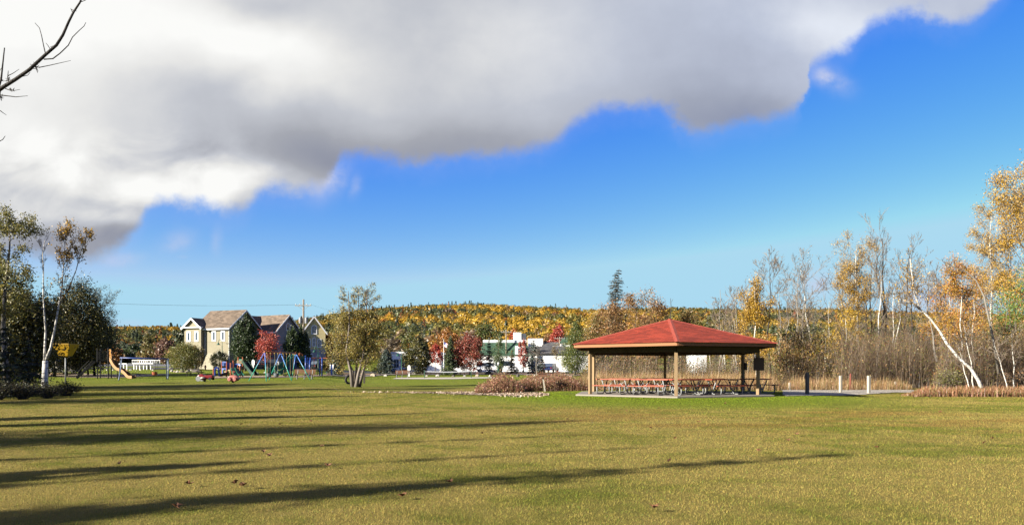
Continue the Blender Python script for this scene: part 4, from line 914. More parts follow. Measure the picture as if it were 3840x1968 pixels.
# -------- trees of the middle distance
GM='trees in front of the buildings'
def middle_trees():
    # the many-stemmed tree on the lawn
    p=B(1340,1451); s=p.y/K; sd=nseed(); sk=Skel(sd); rg=np.random.RandomState(sd)
    t=mk('cedar_tree','thinning olive cedar with five grey stems standing alone on the lawn, a tyre behind it','tree',p,None)
    P=lambda L:[Vector(((x-1340)*s,dy,(1451-y)*s)) for x,y,dy in L]
    for st,r,nb in ((P([(1324,1450,-.1),(1316,1390,-.1),(1300,1320,-.15),(1312,1230,-.2),(1312,1160,-.2),(1308,1092,-.2)]),.13,(34,7,3)),
                 (P([(1338,1455,-.25),(1346,1400,-.2),(1362,1340,-.1),(1372,1250,0),(1374,1160,0),(1376,1085,0)]),.13,(36,7,3)),
                 (P([(1332,1450,.2),(1334,1380,.25),(1338,1290,.3),(1340,1190,.3),(1342,1100,.3)]),.12,(30,7,3)),
                 (P([(1346,1450,.1),(1360,1390,.2),(1384,1330,.3),(1398,1250,.3),(1398,1180,.3)]),.11,(24,6,3)),
                 (P([(1328,1450,.3),(1318,1390,.4),(1288,1330,.5),(1276,1260,.5),(1282,1180,.5)]),.10,(22,6,3))):
        sk.stem(st,r,.02,nb,(72,50,42),.03,.13,(.165,.5,.45),.26,.009,L=8.2,sides=8)
    sk.trunk.build('trunk',mat('lone_cedar_bark',(.24,.20,.165),.9,var=.35,scale=5,bump=.6,bscale=30,stretch=(1,1,.2)),t,smooth=True); sk.twig.build('branches',BARK,t)
    T=np.array(sk.tips); low=T[T[:,2]<(1451-1170)*s]; hi=T[T[:,2]>=(1451-1170)*s]
    pal=[(.42,.33,.07),(.34,.28,.06),(.50,.37,.08),(.25,.23,.055),(.30,.20,.065)]
    P1=low[rg.randint(0,len(low),15000)]+rg.normal(0,.17,(15000,3)); P2=hi[rg.randint(0,len(hi),2600)]+rg.normal(0,.10,(2600,3)); PP=np.concatenate([P1,P2]+[low[rg.randint(0,len(low),9000)]+rg.normal(0,.15,(9000,3))]); PP=PP[PP[:,2]>(1451-1402)*s]
    V,F,C=leafcards(rg,PP,.078,pal,.5); npmesh('crown',V,F,LEAF,t,C)
    c=conifer; L=leafy
    L('maple_tree','large dark green oval maple in front of the olive house gable',920,1378,1187,104,d=104,pal=[(.045,.075,.02),(.06,.09,.025),(.035,.06,.018)],n=6000,k=120,size=.17,cb=.07,sig=.13,shape=1.1,group=GM)
    L('maple_tree','dark green oval maple in front of the grey house',1096,1378,1222,62,d=106,pal=[(.045,.075,.02),(.06,.09,.025),(.035,.06,.018)],n=3600,k=80,size=.17,cb=.08,sig=.14,shape=1.0,group=GM)
    L('maple_tree','dark green maple between the utility pole and the grey house, lower than its twin',1134,1378,1228,60,d=107,pal=[(.05,.08,.02),(.06,.09,.025),(.035,.06,.018)],n=3400,k=80,size=.17,cb=.08,sig=.14,shape=.9,group=GM)
    bare('maple_tree','small coral red maple, half bare, behind the teal swing set',1003,1408,1276,pal=PINK+RED,leaves=1500,size=.11,zf=.25,t0=.30,nb=(22,6,3),ang=(48,42,40),ratio=(.5,.5,.5),frac=.5,lean=2,bark=BARK,tw=mat('maple_twig',(.22,.13,.10),.9,scale=4),twr=.011,group=GM,jit=.2)
    column('cedar_hedge','broad olive cedar hedge clump behind the tall white sign',690,1388,1300,105,pal=LIME+OLIVE,n=4500,k=90,size=.14,belly=.55,power=.5,group=GM,cat='hedge')
    column('cedar_hedge','brown tinged cedar clump between the hedge and the bare larch',728,1386,1302,64,pal=OLIVE+TAN,n=2600,k=60,size=.14,belly=.55,power=.5,group=GM,cat='hedge')
    c('larch_tree','bare larch with a grey trunk in front of the olive house bay',757,1384,1232,66,pal=[(.22,.17,.09),(.16,.13,.07)],whorls=24,per=7,dens=.35,droop=.15,size=.13,group=GM,bark=GREYBARK)
    L('small_tree','small yellow green tree beside the red hydrant',781,1384,1312,38,pal=LIME+[(.34,.30,.09)],n=1100,k=36,size=.12,cb=.3,shape=.4,group=GM)
    L('leafy_shrub','dark round shrub against the olive house, left of the blue play panel',822,1390,1316,62,pal=DARKOL,n=1900,k=60,size=.12,cb=.02,shape=.3,group=GM,cat='shrub')
    L('maple_tree','crimson maple at the right end of the yellow house',1232,None,1246,34,d=130,pal=RED+CRIM,n=1300,k=40,size=.2,cb=.2,shape=.5,group=GM)
    c('spruce_tree','blue green spruce between the yellow house and the lone cedar',1262,1396,1262,74,d=96,pal=BLUE+SPRUCE,whorls=24,per=10,size=.2,group=GM)
    L('golden_shrub','golden brown shrub behind the blue and white sign post',1236,1398,1345,60,pal=TAN+LIME,n=1400,k=40,size=.12,cb=.03,shape=.3,group=GM,cat='shrub')
    c('spruce_tree','dark blue spruce just right of the lone cedar',1448,1402,1306,100,pal=BLUE+SPRUCE,whorls=22,per=11,size=.2,dens=1.3,group=GM,power=.7)
    L('pine_tree','broad dark pine in front of the low white building',1566,1404,1262,112,pal=OLIVE+DARKOL,n=5200,k=100,size=.17,cb=.05,shape=1.2,sig=.14,group=GM)
    c('larch_tree','thin pale larch top rising behind the broad pine',1582,None,1212,50,d=125,pal=[(.24,.21,.08),(.18,.17,.06)],whorls=18,per=6,dens=.5,size=.2,group=GM)
    L('maple_tree','bright red young maple left of the flagpole',1633,1396,1292,62,pal=RED,n=1900,k=55,size=.14,cb=.22,shape=.5,sig=.15,group=GM)
    c('spruce_tree','dark pointed spruce right of the flagpole',1690,1406,1256,76,pal=DARK+GREEN,whorls=30,per=12,size=.18,dens=1.5,group=GM,power=.7)
    L('maple_tree','wide russet and crimson maple behind the right end of the net',1762,1405,1258,118,pal=CRIM+[(.42,.13,.08),(.36,.18,.11),(.45,.07,.05)],n=5200,k=110,size=.16,cb=.06,shape=.7,sig=.14,group=GM)
    c('spruce_tree','thin open spruce right of the russet maple',1834,1404,1262,54,pal=SPRUCE,whorls=24,per=8,size=.18,gap=.2,group=GM)
    column('larch_tree','feathery fresh green larch left of the green roofed building',1874,1399,1248,56,pal=GREEN+[(.12,.17,.05)],n=1900,k=70,size=.15,ragged=.4,belly=.35,power=.9,stems=1,group=GM)
    c('cedar_tree','small dark tree before the white wall, right of the feathery larch',1920,1402,1308,58,pal=DARKOL+OLIVE,whorls=18,per=8,size=.17,group=GM)
    L('maple_tree','slim red maple in front of the green roofed building',1962,1396,1270,50,pal=RED+CRIM,n=1300,k=44,size=.14,cb=.15,shape=.6,sig=.14,group=GM)
    c('spruce_tree','grey blue spruce with loose boughs left of the blue car',2000,1402,1272,110,pal=BLUE+[(.13,.13,.09)],whorls=24,per=8,size=.18,gap=.15,group=GM,power=.7)
    c('spruce_tree','small dark spruce beside the blue car',2032,1402,1335,62,pal=SPRUCE+BLUE,whorls=14,per=8,size=.16,group=GM)
    bare('bare_tree','bare low tree with a long sideways limb in front of the white wall',2010,1436,1305,nb=(10,5,3),ang=(68,45,40),ratio=(.42,.5,.5),r0=.075,t0=.45,group=GM,lean=4)
    bare('larch_tree','thin bare larch standing right of the blue car',2084,1400,1285,nb=(22,5,2),ang=(60,45,40),ratio=(.16,.5,.5),leaves=300,pal=TAN+OLIVE,size=.10,zf=.4,group=GM,bark=DARKBARK)
    column('cedar_tree','tall ragged cedar left of the shelter, narrow above and wide below',2158,1408,1212,96,pal=LIME+GREEN,n=6500,k=120,size=.14,ragged=.35,belly=.14,power=.55,group=GM,cb=.1)
    L('leafy_shrub','low olive shrub at the foot of the ragged cedar',2205,1412,1372,60,pal=OLIVE,n=900,k=30,size=.11,cb=.02,shape=.3,group=GM,cat='shrub')
    # behind the shelter
    GB='trees behind the shelter'
    c('spruce_tree','very tall sparse spruce with a bent tip against the sky',2302,None,1006,150,d=125,pal=[(.05,.06,.035),(.04,.05,.03),(.09,.06,.035)],whorls=40,per=11,size=.15,dens=1.3,lean=8,bend=12,group=GB,cb=.12,gap=.15,power=.6)
    for x,top,w,d,l,pal in ((2290,1175,150,112,'rusty orange willow below the tall spruce',RUST+TAN),(2385,1140,150,108,'rusty orange willow left of the roof peak, tallest of its row',RUST+TAN),(2462,1165,140,112,'tan willow directly left of the roof peak',TAN+RUST),(2570,1195,130,115,'ochre willow right of the roof peak',TAN+OLIVE),(2225,1215,110,118,'ochre tree left of the red roof',TAN+OLIVE)):
        bare('willow_tree',l,x,None,top,d=d,leaves=1900,pal=pal,size=.16,zf=.1,t0=.15,nb=(24,7,4),ang=(42,40,38),ratio=(.42,.5,.5),twr=.02,frac=.95,group=GB,jit=.4,bark=BARK,tw=mat('rust_twig',(.28,.17,.075),.9,scale=4))
    bare('dead_tree','dead bare snag rising behind the roof peak',2506,None,1118,d=100,nb=(7,3,1),ang=(55,40,40),ratio=(.10,.4,.4),r0=.16,group=GB,lean=10,bark=DARKBARK)
    for x,top,w,d,l,pal in ((2250,1320,80,70,'olive thicket tree seen between the two left posts',OLIVE+TAN),(2340,1330,110,72,'tan brush seen under the left half of the roof',TAN+RUST),(2430,1325,110,70,'orange brown brush seen under the roof, left of the rear post',RUST+TAN),(2555,1318,110,72,'dark olive cedar bush seen under the roof right of the front post',DARKOL+OLIVE),(2800,1310,100,70,'tan brush seen between the two right posts',TAN+OLIVE)):
        bare('brush_tree',l,x,None,top,d=d,leaves=800,pal=pal,size=.10,zf=.0,t0=.08,nb=(22,6,3),ang=(48,42,40),ratio=(.6,.5,.5),twr=.012,frac=1,group=GB,jit=.2,stems=2,r0=.04)
    c('spruce_tree','dark blue spruce seen under the roof among white birch trunks',2690,1414,1312,84,pal=BLUE+DARK,whorls=16,per=9,size=.13,group=GB)
    # taller trees beyond the buildings
    GF='trees beyond the white buildings'
    for x,top,w,d,l,pal,n in ((1250,1262,70,190,'dark green tree beyond the yellow house',DARK+GREEN,1400),(1470,1268,90,180,'grey brown nearly bare tree beyond the dark blue spruce',[(.20,.15,.10),(.16,.12,.08),(.22,.16,.09)],1200),(1535,1250,70,190,'olive tree beyond the low white building',OLIVE+GREEN,1300),(1640,1240,60,190,'orange tree left of the flag, beyond the buildings',ORANGE+TAN,1200),(1700,1228,120,185,'large orange maple behind the flag and pointed spruce',ORANGE+RUST,2600),(1758,1240,80,180,'grey brown bare crowned tree right of the large orange maple',[(.26,.17,.11),(.22,.15,.10)],1200),(1838,1200,120,180,'tall green pine beyond the russet maple',GREEN+OLIVE,2600),(1930,1238,60,200,'orange red maple behind the left utility pole',ORANGE+RED,1100),(2092,1222,70,182,'bright red maple crown behind the right utility pole',RED+PINK,2600),(2110,1252,40,183,'golden tree below the bright red crown',GOLD,700),(2050,1255,70,195,'brown tree left of the bright red crown',TAN+RUST,1000),(420,1300,90,175,'orange maple on the far shore left of the deck',ORANGE+TAN,1500),(500,1296,80,178,'dark green tree on the far shore above the white deck',DARK+GREEN,1400),(560,1288,80,172,'olive willow on the far shore right of the deck',OLIVE+TAN,1400),(625,1270,80,168,'brown pink tree left of the cedar hedge',[(.24,.12,.09),(.20,.11,.08),(.28,.16,.10)],1500),(350,1310,80,170,'dark tree on the far shore behind the slide tower',DARK+DARKOL,1300),(660,1300,60,160,'golden shrub tree at the end of the cedar hedge',LIME+TAN,900)):
        leafy('leafy_tree',l,x,None,top,w,d=d,pal=pal,n=n,k=60,size=.34,cb=.1,sig=.15,shape=.6,group=GF,twigs=False)
    bare('bare_tree','bare dark tree standing in front of the far shore, above the blue swing',558,None,1262,d=120,bark=DARKBARK,tw=DARKBARK,nb=(14,6,3),twr=.02,leaves=500,pal=OLIVE,size=.16,zf=.4,group=GF)
middle_trees()
# ------------------------------------------------------------------ buildings
WHITE=mat('white_paint',(.62,.62,.60),.6,var=.05,scale=2)
TRIM=mat('white_trim',(.505,.505,.51),.6,var=.06,scale=3)
BROWNSH=shingle('brown_shingle',(.22,.165,.12),.3,.6); GREYSH=shingle('grey_shingle',(.13,.125,.125),.3,.6); GREENSH=shingle('green_shingle',(.075,.145,.095),.35,.7)
def glassmat():
    m,t,b=newmat('window_glass'); b.inputs['Base Color'].default_value=(.035,.045,.06,1); b.inputs['Roughness'].default_value=.08; b.inputs['Specular IOR Level'].default_value=.8; return m
GLASS=glassmat()
def uvroof(name,quads,mt,parent,thick=.14):
    """pitched slabs with UVs in metres; quads: four corners, eave-left, eave-right, ridge-right, ridge-left"""
    me=bpy.data.meshes.new(name);V=[];F=[];UV=[]
    for q in quads:
        q=[Vector(p) for p in q]; n=len(q); e=(q[1]-q[0]).normalized(); nrm=(q[1]-q[0]).cross(q[-1]-q[0]).normalized(); u=nrm.cross(e)
        if nrm.z<0: nrm=-nrm
        b=len(V); V+=[tuple(p) for p in q]+[tuple(p-nrm*thick) for p in q]
        fs=[tuple(range(b,b+n)),tuple(range(b+2*n-1,b+n-1,-1))]+[(b+j,b+n+j,b+n+(j+1)%n,b+(j+1)%n) for j in range(n)]
        for f in fs:
            F.append(f)
            for i in f: p=Vector(V[i])-q[0]; UV.append((p.dot(e)+7.3,p.dot(u)))
    me.from_pydata(V,[],F); l=me.uv_layers.new(name='UVMap')
    for i,q in enumerate(UV): l.data[i].uv=q
    me.materials.append(mt); o=bpy.data.objects.new(name,me); COL.objects.link(o); o.parent=parent; return o
def window(parent,c,axis,w,h,arch=False,out=.06,bars=True,round_=False,fw=.11):
    """frame proud of the wall, dark pane inside it; axis: the outward direction in the wall's plan"""
    n=Vector((*axis,0)); s=Vector((-n.y,n.x,0)); c=Vector(c); m=MB()
    def P(a,z,o): return c+s*a+Vector((0,0,z))+n*o
    if round_ or arch:
        k=20; ring=[]
        for i in range(k):
            a=2*PI*i/k
            x,z=(w/2*math.cos(a),(h/2*math.sin(a) if round_ else (h/2-w/2+w/2*math.sin(a) if math.sin(a)>0 else -h/2)))
            if arch and math.sin(a)<=0: x=w/2*(1 if math.cos(a)>0 else -1)*(1 if abs(math.cos(a))>.01 else 0)
            ring.append((x,z))
        inner=[(x*(1-2*fw/w),z*(1-2*fw/h)) for x,z in ring]
        for i in range(k):
            j=(i+1)%k; A,B_,C_,D=ring[i],ring[j],inner[j],inner[i]
            m.poly([P(*A,out),P(*B_,out),P(*C_,out),P(*D,out)]); m.poly([P(*A,0),P(*B_,0),P(*B_,out),P(*A,out)]); m.poly([P(*D,out),P(*C_,out),P(*C_,.0),P(*D,.0)])
        pane=[P(x,z,.02) for x,z in inner]
    else:
        rz=math.atan2(s.y,s.x)
        for a,z,ww,hh in ((0,h/2+fw/2,w+2*fw,fw),(0,-h/2-fw/2,w+2*fw,fw),(w/2+fw/2,0,fw,h),(-w/2-fw/2,0,fw,h)): m.box(P(a,z,out/2),(ww,out,hh),rz)
        pane=[P(-w/2,-h/2,.02),P(w/2,-h/2,.02),P(w/2,h/2,.02),P(-w/2,h/2,.02)]
    if bars:
        rz=math.atan2(s.y,s.x); m.box(P(0,0,.035),(w-.02,.02,.05),rz); m.box(P(0,0,.037),(.05,.02,h*.85),rz)
    f=m.build('window',TRIM,parent); q=MB().poly(pane).build('pane',GLASS,f); return f
def house(name,label,cen,a,w,Lb,eave,apex,wallm,roofm,ov=.4):
    """gabled wing: local x across the gable, y back along the ridge, gable front at y=0"""
    t=thing(name,label,'house',cen,a,'townhouses across from the playground')
    m=MB(); m.prism([(-w,0,-.5),(w,0,-.5),(w,0,eave),(0,0,apex),(-w,0,eave)],(0,Lb,0)); m.build('wall',wallm,t)
    sl=(apex-eave)/w; q=[]
    for s in (-1,1):
        e=(s*(w+ov),eave-ov*sl); A=(e[0],-ov,e[1]+.16);B_=(e[0],Lb+ov,e[1]+.16);C_=(0,Lb+ov,apex+.16);D=(0,-ov,apex+.16)
        q.append((B_,A,D,C_) if s<0 else (A,B_,C_,D))
    uvroof('roof',q,roofm,t)
    m=MB()
    for s in (-1,1):
        e=Vector((s*(w+ov),-ov-.03,eave-ov*sl)); m.bar(e,Vector((0,-ov-.03,apex+.0)),.06,.20)
        m.box((s*(w+ov+.03),Lb/2,eave-ov*sl-.02),(.08,Lb+2*ov,.22))
    m.build('trim',TRIM,t); return t
def houses():
    OLV=siding('olive_siding',(.32,.285,.19)); OLVD=siding('grey_mauve_siding',(.36,.345,.38)); YEL=siding('yellow_siding',(.80,.67,.34)); PALE=siding('pale_grey_siding',(.42,.43,.46))
    z=lambda x,y:g(x,y)
    # olive house
    c=Vector((-43.4,123.35,z(-43.4,123.35))); h0=CAMZ-c.z
    t=house('olive_house','olive tan gabled house with brown shingle roof, left end of the row',c,R(69),3.6,6.6,6.95+h0,9.75+h0,OLV,BROWNSH)
    ea,ap=6.95+h0,8.35+h0
    m=MB(); m.prism([(-4.3,4.95,-.5),(-4.3,8.35,-.5),(-4.3,8.35,ea),(-4.3,6.65,ap),(-4.3,4.95,ea)],(4.0,0,0)); m.build('bay',OLV,t)
    sl=(ap-ea)/1.7; o=.35; q=[]
    for s in (-1,1):
        y=6.65+s*(1.7+o); e=ea-o*sl+.14; q.append(((-4.65,y,e),(-.6,y,e),(-.6,6.65,ap+.14),(-4.65,6.65,ap+.14)) if s<0 else ((-.6,y,e),(-4.65,y,e),(-4.65,6.65,ap+.14),(-.6,6.65,ap+.14)))
    uvroof('bay_roof',q,BROWNSH,t)
    m=MB()
    for s in (-1,1): m.bar((-4.68,6.65+s*(1.7+o),ea-o*sl),(-4.68,6.65,ap),.06,.24)
    m.box((-4.5,6.65,ea-.02),(.5,4.1,.16)); m.box((-4.33,6.65,3.62+h0-.6),(.12,3.5,.30)); m.build('bay_trim',TRIM,t)
    m=MB()                                                            # flared skirt of the lower wall
    for y0,y1 in ((0.02,4.9),): m.prism([(-3.62,y0,2.6),(-3.62,y0,-.5),(-4.5,y0,-.5),(-4.05,y0,.9)],(0,y1-y0,0))
    m.build('flared_base',OLV,t)
    for y in (1.15,2.95): window(t,(-3.6,y,5.55+h0),(-1,0),.42,1.25,fw=.20,bars=False)
    for y in (5.85,7.45): window(t,(-4.3,y,5.5+h0),(-1,0),.42,1.25,fw=.20,bars=False)
    window(t,(-2.5,0,5.6+h0),(0,-1),.7,1.5); window(t,(-.4,0,8.1+h0),(0,-1),.7,1.0); window(t,(1.2,0,5.0+h0),(0,-1),.8,1.5)
    m=MB(); m.tube([(-3.66,-.06,-.3),(-3.66,-.06,6.9+h0)],.05,6); m.tube([(-3.68,4.7,-.3),(-3.68,4.7,6.9+h0)],.05,6); m.build('downpipe',TRIM,t)
    m=MB(); m.box((-3.72,1.9,1.55),(.1,.8,2.1)); m.build('banner',WHITE,t)
    # grey mauve house
    p=G(1080,127); h0=CAMZ-p.z
    t=house('mauve_house','grey mauve gabled house with brown shingle roof, middle of the row',p,R(60),2.6,9.5,6.7+h0,9.25+h0,OLVD,BROWNSH)
    window(t,(0,0,7.35+h0),(0,-1),.95,1.35,arch=True,fw=.14); window(t,(-2.6,1.2,5.6+h0),(-1,0),.5,.7,fw=.14); window(t,(-2.6,5.0,5.2+h0),(-1,0),1.3,1.6,fw=.14)
    window(t,(-2.6,7.3,5.2+h0),(-1,0),.7,1.4,fw=.14)
    m=MB(); m.prism([(-2.62,1.0,2.4),(-2.62,1.0,3.0),(-4.0,1.0,2.2),(-4.0,1.0,2.05)],(0,6,0)); m.build('porch_roof',GREYSH,t)
    m=MB(); m.prism([(-2.7,4.2,6.75+h0),(-2.7,8.4,6.75+h0),(-2.7,6.3,9.1+h0)],(2.6,0,0)); m.build('dormer_wall',OLVD,t)
    e=6.6+h0; uvroof('dormer_roof',[((-3.05,3.95,e+.1),(0,3.95,e+.1),(0,6.3,9.3+h0),(-3.05,6.3,9.3+h0)),((0,8.65,e+.1),(-3.05,8.65,e+.1),(-3.05,6.3,9.3+h0),(0,6.3,9.3+h0))],BROWNSH,t)
    # yellow house
    p=G(1178,128); h0=CAMZ-p.z
    t=house('yellow_house','pale yellow gabled house with an arched window, right end of the row',p,R(16),1.85,12.5,6.55+h0,9.1+h0,YEL,BROWNSH,ov=.3)
    m=MB(); m.box((0,.9,1.7),(3.78,1.86,3.3)); m.build('lower_wall',PALE,t)
    window(t,(0,0,6.95+h0),(0,-1),.95,1.6,arch=True,fw=.15); window(t,(0,0,4.85+h0),(0,-1),.62,1.6,arch=True,fw=.13); window(t,(-.85,0,4.65+h0),(0,-1),.45,1.2,fw=.13); window(t,(.85,0,4.65+h0),(0,-1),.45,1.2,fw=.13)
    window(t,(.7,-.03,2.0),(0,-1),.75,.85,round_=True,fw=.12); window(t,(-.7,-.03,2.0),(0,-1),.9,1.0,fw=.10)
houses()
def flat_building(name,label,x0,x1,ytop,d,depth,wallm,group,rz=0,cap=.28):
    a=G((x0+x1)/2,d); w=(x1-x0)/K*d; H=(HZ-ytop)*d/K+CAMZ-a.z
    t=thing(name,label,'building',a,rz,group); m=MB(); m.box((0,depth/2,H/2-.5),(w,depth,H+1)); m.build('wall',wallm,t)
    m=MB(); m.box((0,depth/2,H+.02),(w+.3,depth+.3,cap)); m.build('parapet',TRIM,t); return t,w,H
def white_buildings():
    GW='white buildings beyond the car park'; WS=siding('white_siding',(.72,.72,.70),.2); WR=mat('white_render',(.74,.73,.70),.8,var=.06,scale=.6)
    t,w,H=flat_building('white_building','low white flat roofed building with a dark window and brick sill, by the broad pine',1468,1650,1322,140,10,WR,GW)
    for dx,ww in ((-w/2+.9,.9),(-w/2+2.4,1.4)): window(t,(dx,0,H-2.0),(0,-1),ww,1.5,fw=.16)
    m=MB(); m.box((-w/2+2.4,-.05,H-3.4),(1.5,.1,.8)); m.build('brick_panel',mat('brick',(.33,.13,.08),.9,scale=6),t)
    m=MB(); m.tube([(-1.2,3,H),(-1.2,3,H+.8)],.1,8); m.tube([(-.8,3,H),(-.8,3,H+.75)],.1,8); m.build('roof_vent',TRIM,t)
    # green mansard
    t,w,H=flat_building('mansard_building','white building with a green mansard roof and white rooftop plant box',1800,1985,1335,165,14,WR,GW,cap=.2)
    h2=(HZ-1280)*165/K+CAMZ-t.location.z
    q=[((-w/2-.3,-.3,H+.13),(w/2+.3,-.3,H+.13),(w/2-.7,1.2,h2),(-w/2+.7,1.2,h2)),((w/2+.3,-.3,H+.13),(w/2+.3,14.3,H+.13),(w/2-.7,12.8,h2),(w/2-.7,1.2,h2)),((-w/2-.3,14.3,H+.13),(-w/2-.3,-.3,H+.13),(-w/2+.7,1.2,h2),(-w/2+.7,12.8,h2))]
    uvroof('mansard',q,GREENSH,t)
    m=MB(); m.box((0,7,h2+.1),(w-1.2,11.8,.55)); m.build('roof_rim',TRIM,t)
    m=MB(); m.box((w/2-2.6,5.5,h2+1.3),(1.75,3,1.7)); m.build('plant_box',WHITE,t); m=MB(); m.box((w/2-1.15,5.5,h2+1.2),(1.1,2.6,1.4))
    for k in range(4): m.box((w/2-1.5+k*.25,4.15,h2+1.2),(.06,.06,1.5))
    m.build('cooling_unit',mat('grey_metal',(.25,.26,.28),.5,.5),t)
    m=MB(); m.box((w/2-2.0,-.12,H+1.3),(2.2,.5,1.8)); m.build('dormer',WHITE,t); window(t,(w/2-2.0,-.37,H+1.25),(0,-1),.9,1.0)
    # grey roofed white hall behind
    t,w,H=flat_building('upper_building','white block with dark blue grey side roof, behind the grey blue spruce',1975,2110,1300,175,10,WR,GW,cap=.22)
    h2=(HZ-1268)*175/K+CAMZ-t.location.z
    m=MB(); m.box((-w/2+2.1,4,(H+h2)/2),(3.4,5,h2-H)); m.build('roof_box',WHITE,t)
    uvroof('roof',[((-w/2+3.2,-1.6,H-1.9),(w/2+.2,-1.6,H-1.9),(w/2-.8,2.4,H+1.2),(-w/2+3.6,2.4,H+1.2))],GREYSH,t)
    for k in range(3): window(t,(-w/2+3.8+k*1.5,0,H-3.4),(0,-1),.6,1.0,fw=.1)
    t,w,H=flat_building('white_shed','white gabled end with a green roof beside the right utility pole',2104,2140,1288,178,8,WR,GW,cap=.1)
    uvroof('roof',[((-w/2-.3,-.4,H+.1),(w/2+.3,-.4,H+.1),(w/2-.6,3,H+1.7),(-w/2+.6,3,H+1.7))],GREENSH,t)
    # long white shed
    t,w,H=flat_building('long_shed','long white shed with a grey shingled roof behind the blue car',1990,2215,1328,132,8,WS,GW,cap=.12)
    uvroof('roof',[((-w/2-.3,-.4,H+.14),(w/2+.3,-.4,H+.14),(w/2+.3,4,H+1.5),(-w/2-.3,4,H+1.5))],GREYSH,t)
    m=MB()
    for dx in (1.1,2.0): m.box((dx,-.05,1.1),(.62,.08,2.0))
    m.build('door',TRIM,t)
    t,w,H=flat_building('white_wall_building','white single storey building behind the red maples and open spruces',1700,1985,1345,136,8,WS,GW,cap=.2)
    t,w,H=flat_building('white_annexe','white building with a dark blue roof seen left of the shelter posts',2160,2290,1352,138,8,WS,GW,cap=.1)
    uvroof('roof',[((-.2,-.4,H+.1),(w/2+.3,-.4,H+.1),(w/2-.3,4,H+2.0),(.6,4,H+2.0))],mat('slate',(.05,.06,.085),.7,scale=3),t)
    t,w,H=flat_building('white_cottage','white sided cottage seen through the shelter right of the front post',2612,2650,1322,100,6,siding('corner_siding',(.55,.57,.58),.2),GW,cap=.12)
white_buildings()
def deck():
    p=G(535,118); t=thing('boardwalk_deck','white railed viewing deck on posts beyond the road','deck',p); s=118/K
    m=MB(); z=(HZ-1362)*s+CAMZ-p.z; x0,x1=(435-535)*s,(517-535)*s
    m.box((0,1.2,z),(3.3*1.0,2.4,.16)); m.box((-3.2,1.2,z-.05),(1.2,2,.16)); m.build('platform',WHITE,t)
    m=MB()
    for k in range(12): m.tube([(-1.6+k*.29,0,z),(-1.6+k*.29,0,z+.5)],.03,5)
    m.box((0,0,z+.52),(3.3,.07,.08)); m.box((0,2.3,z+.52),(3.3,.07,.08))
    for k in range(12): m.tube([(-1.6+k*.29,2.3,z),(-1.6+k*.29,2.3,z+.5)],.03,5)
    m.build('railing',WHITE,t)
    for x in (-3.6,-3.1,-2.6,-1.5,-1.1,-.6,0,.5,1.1): 
        m=MB(); m.box((x,.3,z/2-.15),(.10,.10,z)); m.build('post',WHITE,t)
deck()

# ------------------------------------------------------------------ playground
ST=lambda n,c,r=.45,m_=0.: mat(n,c if min(c)>.5 else tuple(q*.68 for q in c),r,m_,var=.16,scale=4)
BLUEP=ST('blue_plastic',(.02,.13,.55)); BLUED=ST('blue_steel',(.04,.11,.45),.35); TEAL=ST('teal_steel',(.04,.33,.27),.4); ORG=ST('orange_steel',(.62,.17,.07),.45); GRNP=ST('green_plastic',(.012,.16,.10),.4); YEL=ST('yellow_plastic',(.72,.42,.015),.45)
BLK=ST('black_steel',(.009,.009,.010),.85); OPL=ST('orange_plastic',(.66,.33,.09),.45); REDP=ST('red_plastic',(.36,.025,.03),.35); PINKP=ST('pink_plastic',(.72,.25,.20),.5); TAND=ST('tan_steel',(.45,.33,.18),.6); RUBR=ST('rubber',(.02,.02,.022),.8); BROWNB=mat('brown_plank',(.20,.085,.04),.6,var=.3,scale=5,stretch=(1,8,8)); DKWOOD=mat('dark_plank',(.06,.045,.035),.85,var=.3,scale=5); PALEB=ST('pale_blue_steel',(.30,.44,.62),.35)
def chute(m,pts,w,dep,th=.04):
    """an open slide trough along pts"""
    pts=[Vector(p) for p in pts]; n=len(pts); rings=[]
    for i in range(n):
        t=(pts[min(i+1,n-1)]-pts[max(i-1,0)]).normalized(); s=t.cross(Vector((0,0,1))).normalized(); u=s.cross(t).normalized()
        prof=[(-w,dep),(-w+th,dep),(-w+th,th),(w-th,th),(w-th,dep),(w,dep),(w,0),(-w,0)]
        rings.append([pts[i]+s*a+u*b for a,b in prof])
    b=len(m.v); k=8
    for r in rings: m.v+=[tuple(p) for p in r]
    for i in range(n-1):
        for j in range(k): m.f.append((b+i*k+j,b+i*k+(j+1)%k,b+(i+1)*k+(j+1)%k,b+(i+1)*k+j))
    m.f.append(tuple(b+j for j in range(k))); m.f.append(tuple(b+(n-1)*k+j for j in range(k-1,-1,-1)))
def curve(pts,n=24):
    """a smooth line through the points"""
    P=[Vector(p) for p in pts]; P=[P[0]*2-P[1]]+P+[P[-1]*2-P[-2]]; out=[]
    k=len(P)-3
    for i in range(n+1):
        x=min(i/n*k,k-1e-6); j=int(x); t=x-j; a,b,c,d=P[j:j+4]
        out.append(.5*((2*b)+(c-a)*t+(2*a-5*b+4*c-d)*t*t+(3*b-a-3*c+d)*t**3))
    return out
class Rig:
    """a thing whose pieces are laid out in metres right/up from its foot, depth y away from the viewer"""
    def __init__(s,name,label,cat,x,yb,group=None,rz=0):
        s.p=B(x,yb); s.x=x; s.yb=yb; s.k=s.p.y/K; s.t=thing(name,label,cat,s.p,rz,group)
    def q(s,x,y,dy=0): return Vector(((x-s.x)*s.k,dy,(s.yb-y)*s.k))
